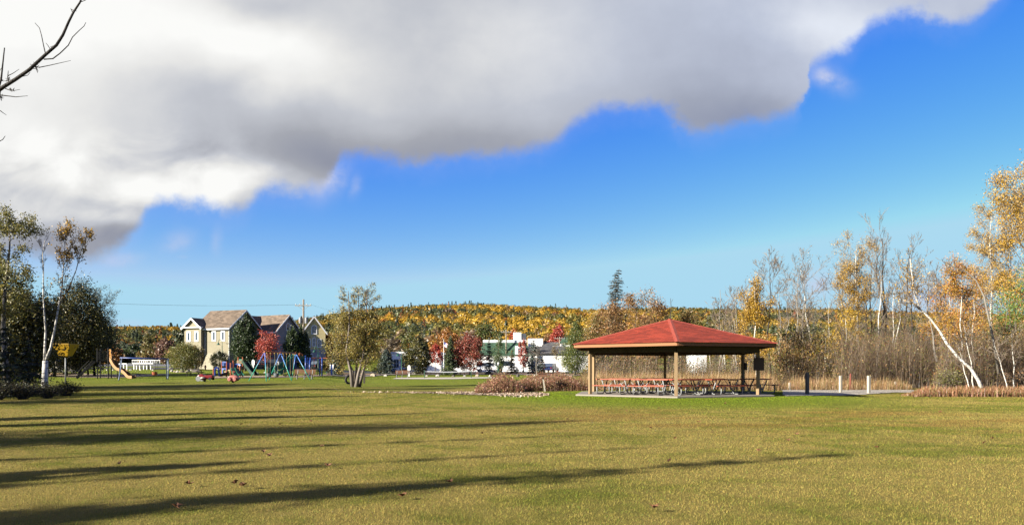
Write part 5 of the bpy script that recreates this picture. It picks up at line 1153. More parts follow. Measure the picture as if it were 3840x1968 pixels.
def playground():
    # yellow funnel game
    r=Rig('funnel_game','yellow four-sided funnel basket on a steel pole by the birch','play equipment',246,1440); q=r.q
    m=MB(); m.tube([q(246,1444),q(246,1328)],.055,8); m.build('pole',GALV,r.t,smooth=True)
    k=r.k; top=[(-33,-33),(33,-33),(33,33),(-33,33)]; bot=[(-16,-16),(16,-16),(16,16),(-16,16)]; m=MB()
    for i in range(4):
        j=(i+1)%4; A,B_,C_,D=[(q(246,0).x+a[0]*k,a[1]*k,z) for a,z in ((top[i],q(0,1290).z),(top[j],q(0,1290).z),(bot[j],q(0,1333).z),(bot[i],q(0,1333).z))]
        m.prism([A,B_,C_,D],(0,0,-.03))
    m.build('funnel',YEL,r.t); m=MB(); m.lathe([(.12,q(0,1332).z-.12),(.20,q(0,1332).z),(.1,q(0,1332).z+.02)],(0,0,0),10); m.build('collar',YEL,r.t)
    m=MB()
    for i in range(4):
        j=(i+1)%4; m.bar((top[i][0]*k,top[i][1]*k,q(0,1290).z),(top[j][0]*k,top[j][1]*k,q(0,1290).z),.05,.05)
    m.build('rim',YEL,r.t)
    # slide tower
    r=Rig('slide_tower','dark slide tower with a black ramp and an orange wave slide','play structure',385,1419); q=r.q
    for x,y1,dy in ((358,1307,.9),(380,1306,-.7),(393,1305,1.2),(414,1304,-.4)):
        m=MB(); m.tube([q(x,1421,dy),q(x,y1,dy)],.055,8); m.build('post',BLK,r.t)
    m=MB(); m.prism([q(358,1353,.9),q(393,1353,1.2),q(414,1353,-.4),q(380,1353,-.7)],(0,0,.10)); m.build('platform',BLK,r.t)
    m=MB()
    for a,b,n in (((358,.9),(380,-.7),6),((380,-.7),(414,-.4),7)):
        for h in (1316,1350): m.tube([q(a[0],h,a[1]),q(b[0],h,b[1])],.025,5)
        for i in range(1,n): f=i/n; x=a[0]+(b[0]-a[0])*f; dy=a[1]+(b[1]-a[1])*f; m.tube([q(x,1316,dy),q(x,1350,dy)],.016,4)
    m.build('guard_rail',BLK,r.t)
    m=MB(); m.prism([q(398,1351,.6),q(412,1351,.3),q(412,1325,.3),q(405,1321,.45),q(398,1328,.6)],(.04,.05,0)); m.build('side_panel',OPL,r.t)
    m=MB(); chute(m,curve([q(372,1358,-.6),q(352,1380,-.8),q(330,1403,-1.),q(316,1419,-1.15)],10),.26,.18,.06); m.build('ramp',BLK,r.t)
    m=MB()
    for dy in (-.5,.1): m.tube([q(303,1418,dy),q(302,1398,dy),q(318,1377,dy),q(345,1352,dy)],.025,5)
    m.tube([q(318,1377,-.5),q(333,1392,-.5)],.02,5); m.build('hand_rail',BLK,r.t)
    m=MB(); chute(m,curve([q(408,1340,.0),q(420,1350,-.1),q(432,1370,-.2),q(448,1386,-.3),q(466,1392,-.4),q(482,1403,-.5),q(497,1416,-.6),q(515,1418,-.7)],26),.30,.26,.05); m.build('slide',OPL,r.t,smooth=False)
    m=MB(); m.tube(curve([q(403,1350,.3),q(403,1316,.3),q(412,1311,.1),q(421,1318,-.2),q(427,1345,-.4)],14),.06,8); m.prism([q(404,1340,.3),q(404,1316,.3),q(418,1314,-.1),q(425,1340,-.35)],(.03,.03,0)); m.build('slide_hood',OPL,r.t)
    m=MB(); m.tube([q(446,1388,-.3),q(446,1421,-.3)],.05,6); m.build('slide_support',BLK,r.t)
    # blue arch swing
    r=Rig('swing_set','low swing set with a blue top bar on four bent grey legs','swing set',520,1424); q=r.q
    m=MB(); m.tube([q(450,1341,0),q(605,1344,1.4)],.05,8); m.build('top_bar',BLUED,r.t,smooth=True)
    for xf,yf,dy,xt,yt in ((421,1426,1.2,451,1342),(468,1429,-1.1,460,1342),(580,1421,2.4,598,1345),(624,1423,.3,606,1345)):
        a=q(xt,yt,0 if xt<500 else 1.4); f=q(xf,yf,dy); b=a.lerp(f,.14)+Vector((0,(f-a).y*.08,.10)); m=MB(); m.tube(curve([a,b,a.lerp(f,.45),f],12),.045,7); leg=m.build('leg',ST('blue_grey_steel',(.16,.22,.34),.4,.3),r.t,smooth=True)
    m=MB()
    for x in (564,572): m.tube([q(x,1344,1.1),q(x-3,1398,1.0)],.012,4)
    ch=m.build('chain',BLK,r.t)
    m=MB(); m.lathe([(.10,0),(.22,.05),(.25,.32),(.21,.30),(.18,.08)],q(560,1407,1.0),12); m.build('bucket_seat',ST('orange_red_plastic',(.62,.15,.05),.5),r.t)
    # seesaw
    r=Rig('seesaw','brown plank seesaw behind the end of the orange slide','seesaw',518,1411); q=r.q
    m=MB(); m.bar(q(494,1399),q(540,1402,.4),.30,.06); m.build('plank',BROWNB,r.t); m=MB(); m.tube([q(510,1412,-.25),q(517,1401),q(527,1412,.3)],.04,6); m.build('stand',GALV,r.t)
    # red truck spring rider
    r=Rig('spring_rider','red toy pickup spring rider facing left with pale mudguard','spring rider',768,1431); q=r.q
    m=MB(); m.prism([q(745,1422,-.25),q(742,1412,-.25),q(748,1405,-.25),q(757,1402,-.25),q(764,1402,-.25),q(768,1407,-.25),q(800,1405,-.25),q(801,1416,-.25),q(770,1422,-.25)],(0,.55,0)); m.build('body',REDP,r.t,bevel=.05)
    for x,rr,mt_ in ((750,.22,GALV),(793,.12,RUBR)):
        for s in (-.32,.32):
            m=MB(); a=q(x,1419,s); n=18; m.prism([(a.x+rr*math.cos(2*PI*i/n),a.y,a.z+rr*math.sin(2*PI*i/n)) for i in range(n)],(0,.06 if s>0 else -.06,0)); m.build('wheel',mt_,r.t)
    m=MB(); m.lathe([(.05,-.0),(.21,.02),(.16,.14),(.03,.16)],q(767,1419,-.36),12); m.build('mudguard',ST('cream_plastic',(.62,.57,.45),.5),r.t)
    m=MB(); n=40; m.tube([q(768,1432)+Vector((.10*math.cos(i*.9),.10*math.sin(i*.9),i/n*.33)) for i in range(n)],.02,5); m.build('spring',BLK,r.t)
    # pink spring rider, seen from the front
    r=Rig('spring_rider','pink toy animal spring rider seen head on with a red handle post','spring rider',874,1434); q=r.q
    m=MB(); n=18; a=q(874,1418,-.1); m.prism([(a.x+.42*math.cos(2*PI*i/n),a.y,a.z+.26*math.sin(2*PI*i/n)) for i in range(n)],(0,.5,0)); m.build('body',PINKP,r.t,bevel=.06)
    for dx in (-11,9):
        m=MB(); a=q(874+dx,1421,-.25); m.prism([(a.x+.14*math.cos(2*PI*i/12),a.y,a.z+.17*math.sin(2*PI*i/12)) for i in range(12)],(0,.5,0)); m.build('foot_rest',PINKP,r.t,bevel=.03)
    m=MB(); m.tube([q(873,1410,.1),q(873,1390,.12)],.035,6); m.tube([q(867,1393,.12),q(880,1393,.12)],.03,6); m.build('handle',ORG,r.t)
    m=MB(); m.lathe([(.25,0),(.25,.10),(.20,.12)],q(886,1421,.25),12); m.build('side_shell',GALV,r.t)
    m=MB(); n=40; m.tube([q(874,1436)+Vector((.10*math.cos(i*.9),.10*math.sin(i*.9),i/n*.30)) for i in range(n)],.02,5); m.build('spring',BLK,r.t)
    # dark picnic table
    r=Rig('picnic_table','dark weathered wooden picnic table on the far lawn','picnic table',729,1410); q=r.q
    m=MB(); m.box((0,0,.74),(1.75,.75,.05)); m.build('table_top',DKWOOD,r.t)
    for s in (-1,1): m=MB(); m.box((-.1,s*.62,.43),(1.75,.26,.05)); m.build('bench',DKWOOD,r.t)
    for e in (-.6,.6):
        m=MB(); m.bar((e,-.62,0),(e,-.18,.72),.07,.05); m.bar((e,.62,0),(e,.18,.72),.07,.05); m.box((e+.05,0,.40),(.05,1.5,.08)); m.build('leg_frame',DKWOOD,r.t)
    # blue play house with twin green slides
    r=Rig('play_structure','small play structure with blue panels, orange posts and twin green slides','play structure',880,1416); q=r.q
    P_=lambda x,y0,y1,dy,mt_=ORG,w=.06: (lambda m:(m.tube([q(x,y0,dy),q(x,y1,dy)],w,7),m.build('post',mt_,r.t)))(MB())
    for x,y0,y1,dy in ((814,1414,1382,-.9),(829,1412,1355,.2),(850,1412,1355,.0),(855,1410,1350,1.4),(869,1414,1360,-.3),(876,1410,1349,1.2),(881,1411,1338,.9),(902,1412,1338,.6),(904,1413,1372,-.3)): P_(x,y0,y1,dy)
    m=MB(); m.prism([q(831,1371,.15),q(849,1371,0),q(849,1355,0),q(831,1355,.15)],(.02,.06,0)); m.prism([q(829.5,1399,.15),q(834,1399,.1),q(834,1388,.1),q(840,1383,.08),q(846,1388,.05),q(846,1412,.03),q(850,1412,0),q(850,1379,0),q(829.5,1379,.15)],(.02,.06,0)); m.build('blue_panel',BLUEP,r.t)
    m=MB()
    for i in range(6): x=832+i*3.2; m.tube([q(x,1369,-.02),q(x,1358,-.02)],.02,4)
    m.build('panel_bar',ST('deep_blue_plastic',(.01,.05,.32),.4),r.t)
    m=MB(); m.prism([q(851,1384,.1),q(854,1384,.6),q(854,1360,.6),q(851,1360,.1)],(.03,.03,0)); m.prism([q(864,1384,.6),q(868,1384,-.2),q(868,1360,-.2),q(864,1360,.6)],(.03,.03,0)); m.prism([q(877,1383,.2),q(883,1372,.2),q(889,1366,.2),q(897,1372,.1),q(893,1386,.1),q(898,1390,.1),q(901,1366,.1),q(893,1362,.15),q(880,1363,.2),q(876,1370,.2)],(0,.06,0)); m.build('blue_panel',BLUEP,r.t)
    m=MB()
    n=20; arch=[(822+7*math.cos(PI*i/n),1388-10*math.sin(PI*i/n)) for i in range(n+1)]; m.tube([q(815+.5,1409,-.6)]+[q(x,y,-.6) for x,y in arch[::-1]]+[q(829,1409,-.4)],.09,6); m.build('crawl_arch',ST('deep_blue_plastic',(.01,.05,.32),.4),r.t)
    m=MB(); m.prism([q(828,1396,.3),q(868,1395,-.3),q(868,1395,1.2),q(828,1396,1.6)],(0,0,.10)); m.prism([q(870,1382,-.2),q(902,1382,.0),q(902,1382,1.4),q(870,1382,1.4)],(0,0,.10)); m.prism([q(855,1389,0),q(869,1389,-.2),q(869,1389,1.),q(855,1389,1.2)],(0,0,.10)); m.build('deck',TAND,r.t)
    m=MB(); m.prism([q(820,1408,-.4),q(845,1396,-.2),q(856,1398,-.2),q(832,1411,-.4)],(0,.8,.06)); m.build('ramp',DKWOOD,r.t)
    m=MB(); m.prism([q(884,1352,.85),q(901,1352,.6),q(901,1345,.6),q(884,1345,.85)],(.01,.04,0)); m.build('green_panel',GRNP,r.t)
    m=MB()
    for i in range(7): x=880+i*3.3; m.tube([q(x,1361,.7),q(x,1352,.7)],.028,5)
    m.tube([q(878,1352,.75),q(902,1352,.6)],.03,5); m.tube([q(878,1361,.75),q(902,1361,.6)],.03,5); m.build('baluster',ST('cream_steel',(.62,.50,.28),.5),r.t)
    for dx,dy in ((0,-.5),(13,-.1)):
        m=MB(); chute(m,curve([q(876+dx,1382,dy+.2),q(884+dx,1390,dy-.1),q(894+dx,1401,dy-.5),q(903+dx,1407,dy-.8),q(911+dx,1408,dy-1.0)],14),.22,.16,.04); m.build('slide',GRNP,r.t)
    m=MB(); chute(m,curve([q(905,1357,.8),q(918,1371,.5),q(936,1388,.1),q(952,1404,-.2),q(958,1406,-.3),q(966,1407,-.4)],16),.30,.30,.05); m.build('long_slide',ST('dark_green_plastic',(.008,.06,.035),.5),r.t)
    # teal swing set
    r=Rig('swing_set','tall swing set with blue to teal A-frame legs and an orange top bar','swing set',1050,1427); p0=r.p
    V_=lambda x,y,d: W(x,y,d)-p0
    def foot(x,d): v=G(x,d); return Vector((v.x,v.y,v.z-.02))-p0
    ap=[V_(993,1318,66),V_(1052,1321.5,68.2),V_(1109,1324,70.4)]
    m=MB(); m.tube([ap[0],ap[1],ap[2]],.055,8); m.build('top_bar',ORG,r.t,smooth=True)
    m2,t2,b2=newmat('swing_leg'); b2.inputs['Roughness'].default_value=.35
    # legs are powder coated: blue above, green below
    zc=t2.sep(t2.new('ShaderNodeTexCoord').outputs['Object'])[2]; nn=t2.noise(t2.new('ShaderNodeTexCoord').outputs['Object'],3)
    t2.l.new(t2.mix(t2.smooth(t2.math('ADD',zc,t2.math('MULTIPLY',nn,.1)),.9,1.9),(.022,.21,.145),(.06,.14,.36)),b2.inputs['Base Color'])
    for i,(f1,f2) in enumerate((((933,66.2),(999,64.6)),((1008,68.4),(1094,66.4)),((1095,70.6),(1164,69.4)))):
        for f in (f1,f2): m=MB(); m.tube([ap[i],foot(*f)],.036,8); m.build('leg',m2,r.t,smooth=True)
        m=MB(); m.lathe([(.02,-.16),(.10,-.10),(.09,.06),(.02,.09)],ap[i],10); m.build('joint',ORG,r.t)
    def swing(a,b,kind):
        A=ap[a[0]].lerp(ap[a[0]+1],a[1]); B_=ap[b[0]].lerp(ap[b[0]+1],b[1]); gz=g(p0.x,p0.y)-p0.z
        m=MB()
        for P1,s in ((A,0),(B_,1)): m.tube([P1,P1.lerp(Vector((P1.x,P1.y,gz+.55)),1)+(B_-A)*(.12 if s==0 else -.12)],.014,4)
        ch=m.build('chain',TAND,r.t); c=(A+B_)/2; c.z=gz+.42
        m=MB()
        for P1 in (A,B_): m.lathe([(.03,-.12),(.06,-.06),(.06,.02),(.03,.05)],P1+Vector((0,0,-.05)),8)
        m.build('hanger',ST('brass_fitting',(.62,.40,.10),.45,.3),ch)
        m=MB()
        if kind: m.lathe([(.10,-.10),(.22,-.04),(.25,.24),(.21,.22),(.17,-.02)],c,12); m.build('bucket_seat',ST('grey_plastic',(.22,.24,.27),.5),r.t)
        else:
            d=(B_-A).normalized(); m.tube([A*0+c+d*(x*.3)+Vector((0,0,.10*x*x)) for x in (-1,-.5,0,.5,1)],.05,5); m.build('belt_seat',RUBR,r.t)
    swing((0,.14),(0,.36),1); swing((0,.62),(0,.84),1); swing((1,.18),(1,.40),0); swing((1,.62),(1,.84),0)
    # tall green slide structure
    r=Rig('play_structure','large play structure with a winding dark green slide and blue posts','play structure',1110,1410); q=r.q
    for x,y0,y1,dy in ((1090,1408,1327,.2),(1090,1410,1360,-.6),(1110,1409,1327,-.1),(1137,1407,1332,.9),(1148,1407,1340,-.2),(1162,1407,1340,.2),(1168,1409,1350,-.7)):
        m=MB(); m.tube([q(x,y0,dy),q(x,y1,dy)],.075,8); m.build('post',BLUED,r.t,smooth=True)
    m=MB(); m.prism([q(1091,1358,.2),q(1112,1358,-.2),q(1138,1358,.9),q(1118,1358,1.5)],(0,0,.12)); m.prism([q(1138,1380,.8),q(1166,1380,.1),q(1166,1380,1.3),q(1138,1380,1.6)],(0,0,.1)); m.build('deck',TAND,r.t)
    m=MB(); m.prism([q(1112,1358,-.15),q(1136,1358,.8),q(1136,1335,.8),q(1126,1332,.4),q(1112,1338,-.15)],(.03,.06,0)); m.build('green_panel',GRNP,r.t)
    m=MB(); chute(m,curve([q(1102,1336,.3),q(1098,1348,.0),q(1084,1366,-.5),q(1068,1380,-1.0),q(1050,1386,-1.4),q(1042,1398,-1.8),q(1044,1405,-2.2)],30),.38,.42,.06)
    m.build('slide',GRNP,r.t)
    m=MB(); chute(m,curve([q(1100,1352,.6),q(1090,1366,.3),q(1081,1384,.0),q(1070,1396,-.4),q(1056,1402,-.7)],20),.34,.34,.06); m.build('side_slide',ST('teal_plastic',(.03,.30,.21),.4),r.t)
    m=MB(); m.tube(curve([q(1089,1344,0),q(1091,1333,.1),q(1100,1330,.2),q(1107,1333,0),q(1108,1346,-.2)],16),.06,7); m.build('slide_hood',ST('teal_plastic',(.03,.30,.21),.4),r.t)
    m=MB(); m.tube(curve([q(1119,1355,.1),q(1119,1330,.1),q(1123,1323,.1),q(1129,1326,.3),q(1132,1332,.4)],14),.045,6); m.tube([q(1123,1358,.1),q(1123,1324,.1)],.04,6); m.build('climb_pole',ORG,r.t)
    m=MB(); m.prism([q(1131,1344,.9),q(1148,1350,-.1),q(1165,1360,.1),q(1165,1366,.1),q(1148,1357,-.1),q(1131,1352,.9)],(0,.05,0)); m.prism([q(1162,1372,.1),q(1168,1372,-.5),q(1168,1360,-.5),q(1162,1360,.1)],(.03,.03,0)); m.build('blue_panel',BLUEP,r.t)
    # monkey bars
    r=Rig('monkey_bars','climbing frame with orange top rails and hanging orange poles on blue posts','climbing frame',1195,1408); q=r.q
    for x,y0,dy in ((1162,1408,-.9),(1191,1408,.9),(1215,1409,-.9)): m=MB(); m.tube([q(x,y0,dy),q(x,1340,dy)],.08,8); m.build('post',BLUED,r.t,smooth=True)
    m=MB()
    for dy in (-.6,.6): m.tube([q(1166,1342,dy),q(1232,1342.5,dy)],.05,7)
    for i in range(7): x=1168+i*10; m.tube([q(x,1342,-.6),q(x,1342,.6)],.03,5)
    m.build('top_rail',ORG,r.t)
    for x,y,dy in ((1180,1408,-.3),(1188,1408,.3),(1202,1398,0),(1226,1392,.2)): m=MB(); m.tube([q(x,y,dy),q(x,1342,dy)],.035,6); m.build('hanging_pole',ORG,r.t)
    m=MB()
    for x,y in ((1183,1392),(1200,1398),(1226,1393)): m.lathe([(.02,-.05),(.22,0),(.22,.05),(.02,.08)],q(x,y,0),10)
    m.build('foot_disc',GRNP,r.t)
    # merry-go-round
    r=Rig('roundabout','old roundabout with silver hoop rails on a wooden deck left of the slide tower','roundabout',236,1404); q=r.q
    m=MB(); m.lathe([(1.35,0.05),(1.4,.12),(1.35,.18)],(0,0,0),24); m.build('deck',mat('old_plank',(.30,.19,.09),.8,scale=4),r.t)
    for i in range(8):
        a=2*PI*i/8; c=Vector((math.cos(a),math.sin(a),0)); u=Vector((-c.y,c.x,0)); m=MB(); m.tube(curve([c*1.25+u*.3+Vector((0,0,.15)),c*1.25+u*.3+Vector((0,0,.9)),c*1.25+Vector((0,0,1.12)),c*1.25-u*.3+Vector((0,0,.9)),c*1.25-u*.3+Vector((0,0,.15))],14),.03,6); m.build('hoop_rail',GALV,r.t,smooth=True)
playground()
# ------------------------------------------------------------------ street furniture, signs, stones, cars
def misc():
    LG=ST('lamp_green',(.02,.15,.09),.4)
    for x,yb,yt,side,d,l in ((682,1384,1292,1,None,'green gooseneck street lamp behind the tall white sign'),(833,1388,1273,-1,None,'green gooseneck street lamp in front of the olive house'),(1193,None,1300,-1,112,'green gooseneck street lamp in front of the yellow house'),(1506,None,1315,-1,113,'green gooseneck street lamp in front of the low white building')):
        p,H,s=place(x,yb,yt,d); t=thing('street_lamp',l,'street lamp',p,0,'green gooseneck street lamps')
        m=MB(); m.lathe([(.12,0),(.10,.5),(.055,.6),(.05,H*.8)],(0,0,0),10); m.tube(curve([(0,0,H*.78),(0,0,H-.35),(side*.22,0,H),(side*.5,0,H-.1),(side*.55,0,H-.45)],16),.035,7); m.build('pole',LG,t,smooth=True)
        m=MB(); m.lathe([(.06,.28),(.10,.16),(.30,-.02),(.30,-.05),(.05,-.03)],(side*.55,0,H-.72),14); m.build('lamp_shade',LG,t,smooth=True)
        m=MB(); m.tube([(0,0,H*.55),(-side*.6,0,H*.55)],.02,5); m.build('banner_arm',LG,t)
    # tall white framed marker
    r=Rig('marker_sign','tall white framed marker board with pale green panel and arched crest','sign',688,1386); q=r.q
    for x in (680,696): m=MB(); m.box((q(x,0).x,0,q(0,1338).z/2),(.15,.12,q(0,1338).z)); m.build('post',WHITE,r.t)
    m=MB(); a,b=q(682,1372),q(694,1341); m.box(((a.x+b.x)/2,0,(a.z+b.z)/2),(b.x-a.x,.06,b.z-a.z)); m.build('panel',mat('pale_green_panel',(.42,.47,.24),.6,scale=6),r.t)
    m=MB()
    for z in (1371,1341): m.box((0,-.02,q(0,z).z),(q(694,0).x-q(682,0).x,.12,.08))
    for i in range(9): m.box((0,-.034,q(0,1345).z-i*.085-.05),(.36-.05*(i%3==2),.006,.028))
    m.build('rail',WHITE,r.t)
    m=MB(); c=q(688,1340); m.prism([(c.x+.25*math.cos(PI*i/10),-.03,c.z+.25*math.sin(PI*i/10)) for i in range(11)],(0,.06,0)); m.build('crest',WHITE,r.t)
    r=Rig('small_sign','small white and yellow upright sign on the stone bed','sign',729,1388); q=r.q
    m=MB(); m.box((0,0,q(0,1376).z),(.24,.05,.78)); m.build('board',WHITE,r.t,bevel=.03); m=MB(); m.box((-.02,-.035,q(0,1375).z),(.17,.01,.42)); m.build('panel',ST('yellow_green',(.62,.62,.05),.5),r.t)
    r=Rig('fire_hydrant','rust red hydrant post beside the small yellow green tree','hydrant',770,1386); q=r.q
    m=MB(); m.lathe([(.14,0),(.11,.06),(.11,.55),(.14,.58),(.12,.68),(.03,.74)],(0,0,0),12); m.build('body',ST('rust_red',(.30,.07,.04),.6),r.t)
    for s in (-1,1): m=MB(); m.tube([(s*.1,0,.46),(s*.20,0,.46)],.05,8); m.build('outlet',ST('rust_red',(.30,.07,.04),.6),r.t)
    # white exercise trail signs
    for x,yb,yt,l in ((950,1392,1348,'white fitness trail sign left of the coral red maple'),(1041,1404,1354,'white fitness trail sign behind the tall swing set'),(1534,1411,1369,'white house shaped fitness trail sign beside the bench')):
        p,H,s=place(x,yb,yt); t=thing('trail_sign',l,'sign',p,0,'white fitness trail signs'); m=MB(); m.box((0,0,H*.45),(.14,.10,H*.9)); m.build('post',WHITE,t)
        w=5.2*s; m=MB(); m.prism([(-w,-.08,H*.55),(w,-.08,H*.55),(w,-.08,H*.88),(w*.5,-.08,H),(-w*.5,-.08,H),(-w,-.08,H*.88)],(0,.03,0)); m.build('board',WHITE,t)
        m=MB(); m.box((0,-.095,H*.74),(.03,.02,H*.34)); m.build('groove',GALV,t)
    r=Rig('trail_sign','blue post carrying two white side boards, beside the climbing frame','sign',1244,1408); q=r.q
    m=MB(); m.box((0,0,q(0,1368).z/2),(.18,.14,q(0,1368).z)); m.build('post',BLUED,r.t)
    for s in (-1,1): m=MB(); m.box((s*.17,-.04,q(0,1375).z),(.13,.05,.62)); m.build('board',WHITE,r.t,bevel=.02)
    r=Rig('sign_post','thin green sign post with a small white plate before the white building','sign',1868,1402); q=r.q
    m=MB(); m.tube([q(1868,1402),q(1868,1360)],.035,6); m.build('post',TEAL,r.t); m=MB(); m.box((0,-.05,q(0,1364).z),(.28,.03,.5)); m.build('board',WHITE,r.t)
    # benches
    def bench(x,yb,l,rz,w=1.8):
        p=B(x,yb); t=thing('park_bench',l,'bench',p,rz,'park benches')
        m=MB(); [m.box((0,-.18+.14*k,.45),(w,.12,.045)) for k in range(3)]; m.build('seat',BROWNB,t); m=MB(); [m.box((0,.30+.02*k,.60+.13*k),(w,.04,.11)) for k in range(3)]; m.build('backrest',BROWNB,t)
        for s in (-.7,0,.7): m=MB(); m.box((s,.0,.22),(.06,.34,.42)); m.bar((s,.20,.40),(s,.37,.92),.07,.05); m.box((s,0,.015),(.14,.5,.03)); m.build('leg',ST('pale_concrete',(.45,.45,.43),.8),t)
    bench(1508,1415,'brown plank park bench with white legs beside the house shaped sign',.0); bench(1142,1420,'brown plank park bench in front of the large play structure',.05,2.0)
    # boulders
    rg=random.Random(9)
    def stone(x,yb,w,h,l,col=0,d=None):
        p=B(x,yb) if d is None else G(x,d); s=p.y/K; n=12; m=MB(); prof=[]; sd=rg.uniform(0,9)
        V=[]; rows=6
        for i in range(rows+1):
            a=PI/2*i/rows
            for j in range(n):
                b=2*PI*j/n; q=1+.16*math.sin(3*b+sd+a)+.12*math.sin(5*b+2*sd-a*2)+rg.uniform(-.06,.06); V.append((w*s/2*math.cos(a)**.7*math.cos(b)*q,w*s*.42*math.cos(a)**.7*math.sin(b)*q,-.05+(h*s+.05)*math.sin(a)*(1+.08*math.sin(2*b+sd))))
        m.v=V
        for i in range(rows):
            for j in range(n): k=(j+1)%n; m.f.append((i*n+j,i*n+k,(i+1)*n+k,(i+1)*n+j))
        o=m.build('boulder',(mat('pale_stone',(.50,.46,.40),.9,var=.3,scale=2.5,bump=.4,bscale=18),mat('dark_stone',(.14,.12,.10),.9,var=.3,scale=2.5,bump=.4,bscale=18),mat('tan_stone',(.42,.34,.25),.9,var=.3,scale=2.5,bump=.4,bscale=18))[col])
        o.location=p; o.rotation_euler=(0,0,rg.uniform(-.4,.4)); tag(o,l,'boulder','boulders set along the lawn edges')
    for a in ((1400,1411,24,12,'broad tan boulder right of the lone cedar',2),(1446,1410,14,6,'small pale boulder between the tan boulder and the bench',0),(1560,1402,24,9,'pale boulder under the broad pine',0),(1600,1410,11,4,'flat pale boulder left in the net, near its left post',0),(1641,1410,15,6,'pale boulder seen through the left half of the net',0),(1700,1411,15,5,'dark boulder seen through the middle of the net',1),(1742,1410,12,4,'low pale boulder seen through the right half of the net',0),(1790,1411,16,8,'pale pointed boulder just right of the net',2),(1839,1411,12,7,'pale round boulder behind the red brown weeds',0),(1942,1412,14,9,'dark pointed boulder behind the red brown weeds',1),(2005,1412,10,8,'small pale boulder hidden behind the grill',0),(2073,1414,20,9,'white boulder right of the grill',0),(2141,1415,20,9,'pale tan boulder at the foot of the ragged cedar',2),(1651,1396,9,6,'small pale boulder under the red young maple',0),(994,1399,10,7,'round pale boulder at the coral red maple',0),(1026,1401,14,8,'tan boulder behind the winding slide',2),(1033,1390,8,8,'pale boulder below the white sign behind the swings',0),(744,1386,8,7,'round pale boulder beside the small yellow sign',0)): stone(*a)
    L=['left end of the stone row by the tall white sign','second stone from the left in the row by the white sign','third stone of the row, below the left post of the white sign','stone below the middle of the tall white sign','dark stone below the right post of the white sign','stone right of the white sign, left of the dark heap','small stone beside the dark heap of stones','pale stone at the right end of the row, under the yellow sign']
    for i,(x,y,w,h,c) in enumerate(((644,1393,10,8,0),(655,1395,9,6,2),(665,1396,11,8,0),(676,1395,8,5,2),(686,1395,13,7,1),(697,1396,9,5,2),(705,1392,9,6,0),(716,1390,10,6,0))): stone(x,y,w,h,L[i],c)
    stone(735,1395,34,10,'dark heap of stones behind the wooden picnic table',1)
    for i,(x,l) in enumerate(((383,'pale stone edging the lawn left of the slide tower ramp'),(402,'pale stone edging the lawn behind the slide tower'),(425,'long pale stone edging the lawn behind the orange slide'),(490,'pale stone edging the lawn behind the blue swing bar'),(527,'pale stone edging the lawn behind the seesaw'),(573,'pale stone edging the lawn above the orange bucket seat'),(634,'larger pale stone edging the lawn right of the blue swing'))): stone(x,None,9 if i<6 else 12,4 if i<6 else 9,l,0,d=112)
    # net on the sand court
    p1,p2=B(1592,1418),B(1767,1417); c=(p1+p2)/2; t=thing('volleyball_net','low sagging net with a white top band between two green posts','net',c); hz=(HZ-1388)*p1.y/K+CAMZ-c.z
    for p in (p1,p2): m=MB(); m.tube([p-c,p-c+Vector((0,0,hz+.05))],.05,8); m.build('post',ST('net_post_green',(.03,.13,.07),.4),t)
    m=MB(); n=20; top=[(p1-c).lerp(p2-c,i/n)+Vector((0,0,hz-.05-.10*math.sin(PI*i/n))) for i in range(n+1)]
    for i in range(n): m.prism([top[i],top[i+1],top[i+1]-Vector((0,0,.11)),top[i]-Vector((0,0,.11))],(0,.012,0))
    m.build('top_band',WHITE,t); m=MB()
    for k in range(1,7): m.tube([v-Vector((0,0,.11+k*.10)) for v in top],.004,3,cap=False)
    for i in range(n*3): v=(p1-c).lerp(p2-c,i/(n*3))+Vector((0,0,hz-.10*math.sin(PI*i/(n*3)))); m.tube([v-Vector((0,0,.1)),v-Vector((0,0,.75))],.003,3,cap=False)
    m.build('mesh',BLK,t)
    # grill
    p=B(2044,1467); t=thing('park_grill','rusty park grill on a leaning post beside the red weeds','grill',p); s=p.y/K; q=lambda x,y,dy=0:Vector(((x-2044)*s,dy,(1467-y)*s))
    m=MB(); m.bar(q(2044,1469),q(2036,1415),.09,.09); m.build('post',mat('pale_post',(.50,.45,.36),.8,scale=4),t)
    RUSTM=mat('rusty_steel',(.17,.13,.11),.7,.3,var=.4,scale=6,col2=(.26,.11,.05),cover=.55)
    m=MB(); a=q(2034,1414); m.box((a.x,0,a.z+.03),(.56,.46,.03)); m.box((a.x,.22,a.z+.15),(.56,.03,.24)); m.box((a.x-.27,0,a.z+.14),(.03,.42,.22)); m.box((a.x+.27,0,a.z+.14),(.03,.42,.22)); m.box((a.x,-.22,a.z+.10),(.56,.03,.16)); m.build('fire_box',RUSTM,t)
    m=MB(); [m.tube([(a.x-.24+.06*k,-.2,a.z+.24),(a.x-.24+.06*k,.2,a.z+.24)],.008,5) for k in range(9)]; m.build('grate',BLK,t)
    # tyre behind the lone cedar and its post
    p=B(1312,1440); m=MB(); n=20; pts=[(.36*math.cos(2*PI*i/n),0,.36*math.sin(2*PI*i/n)+.40) for i in range(n+1)]; m.tube(pts,.10,8,cap=False); o=m.build('tyre',RUBR,None,smooth=True); o.location=p; o.rotation_euler=(.1,0,.5); tag(o,'old black tyre standing upright behind the lone cedar','tyre')
    p=B(1366,1437); m=MB(); m.box((0,0,.55),(.14,.14,1.2)); m.box((-.35,0,1.05),(.6,.06,.3)); o=m.build('wooden_post',DKWOOD); o.location=p; tag(o,'dark wooden post with a short board behind the lone cedar','post')
    # bollards by the gravel path
    PW=mat('pale_post',(.42,.37,.29),.8,scale=4); DW=mat('dark_post',(.20,.17,.13),.9,var=.3,scale=5,bump=.3)  # dark wood: shelter's shade put into the post colour; rail posts share it
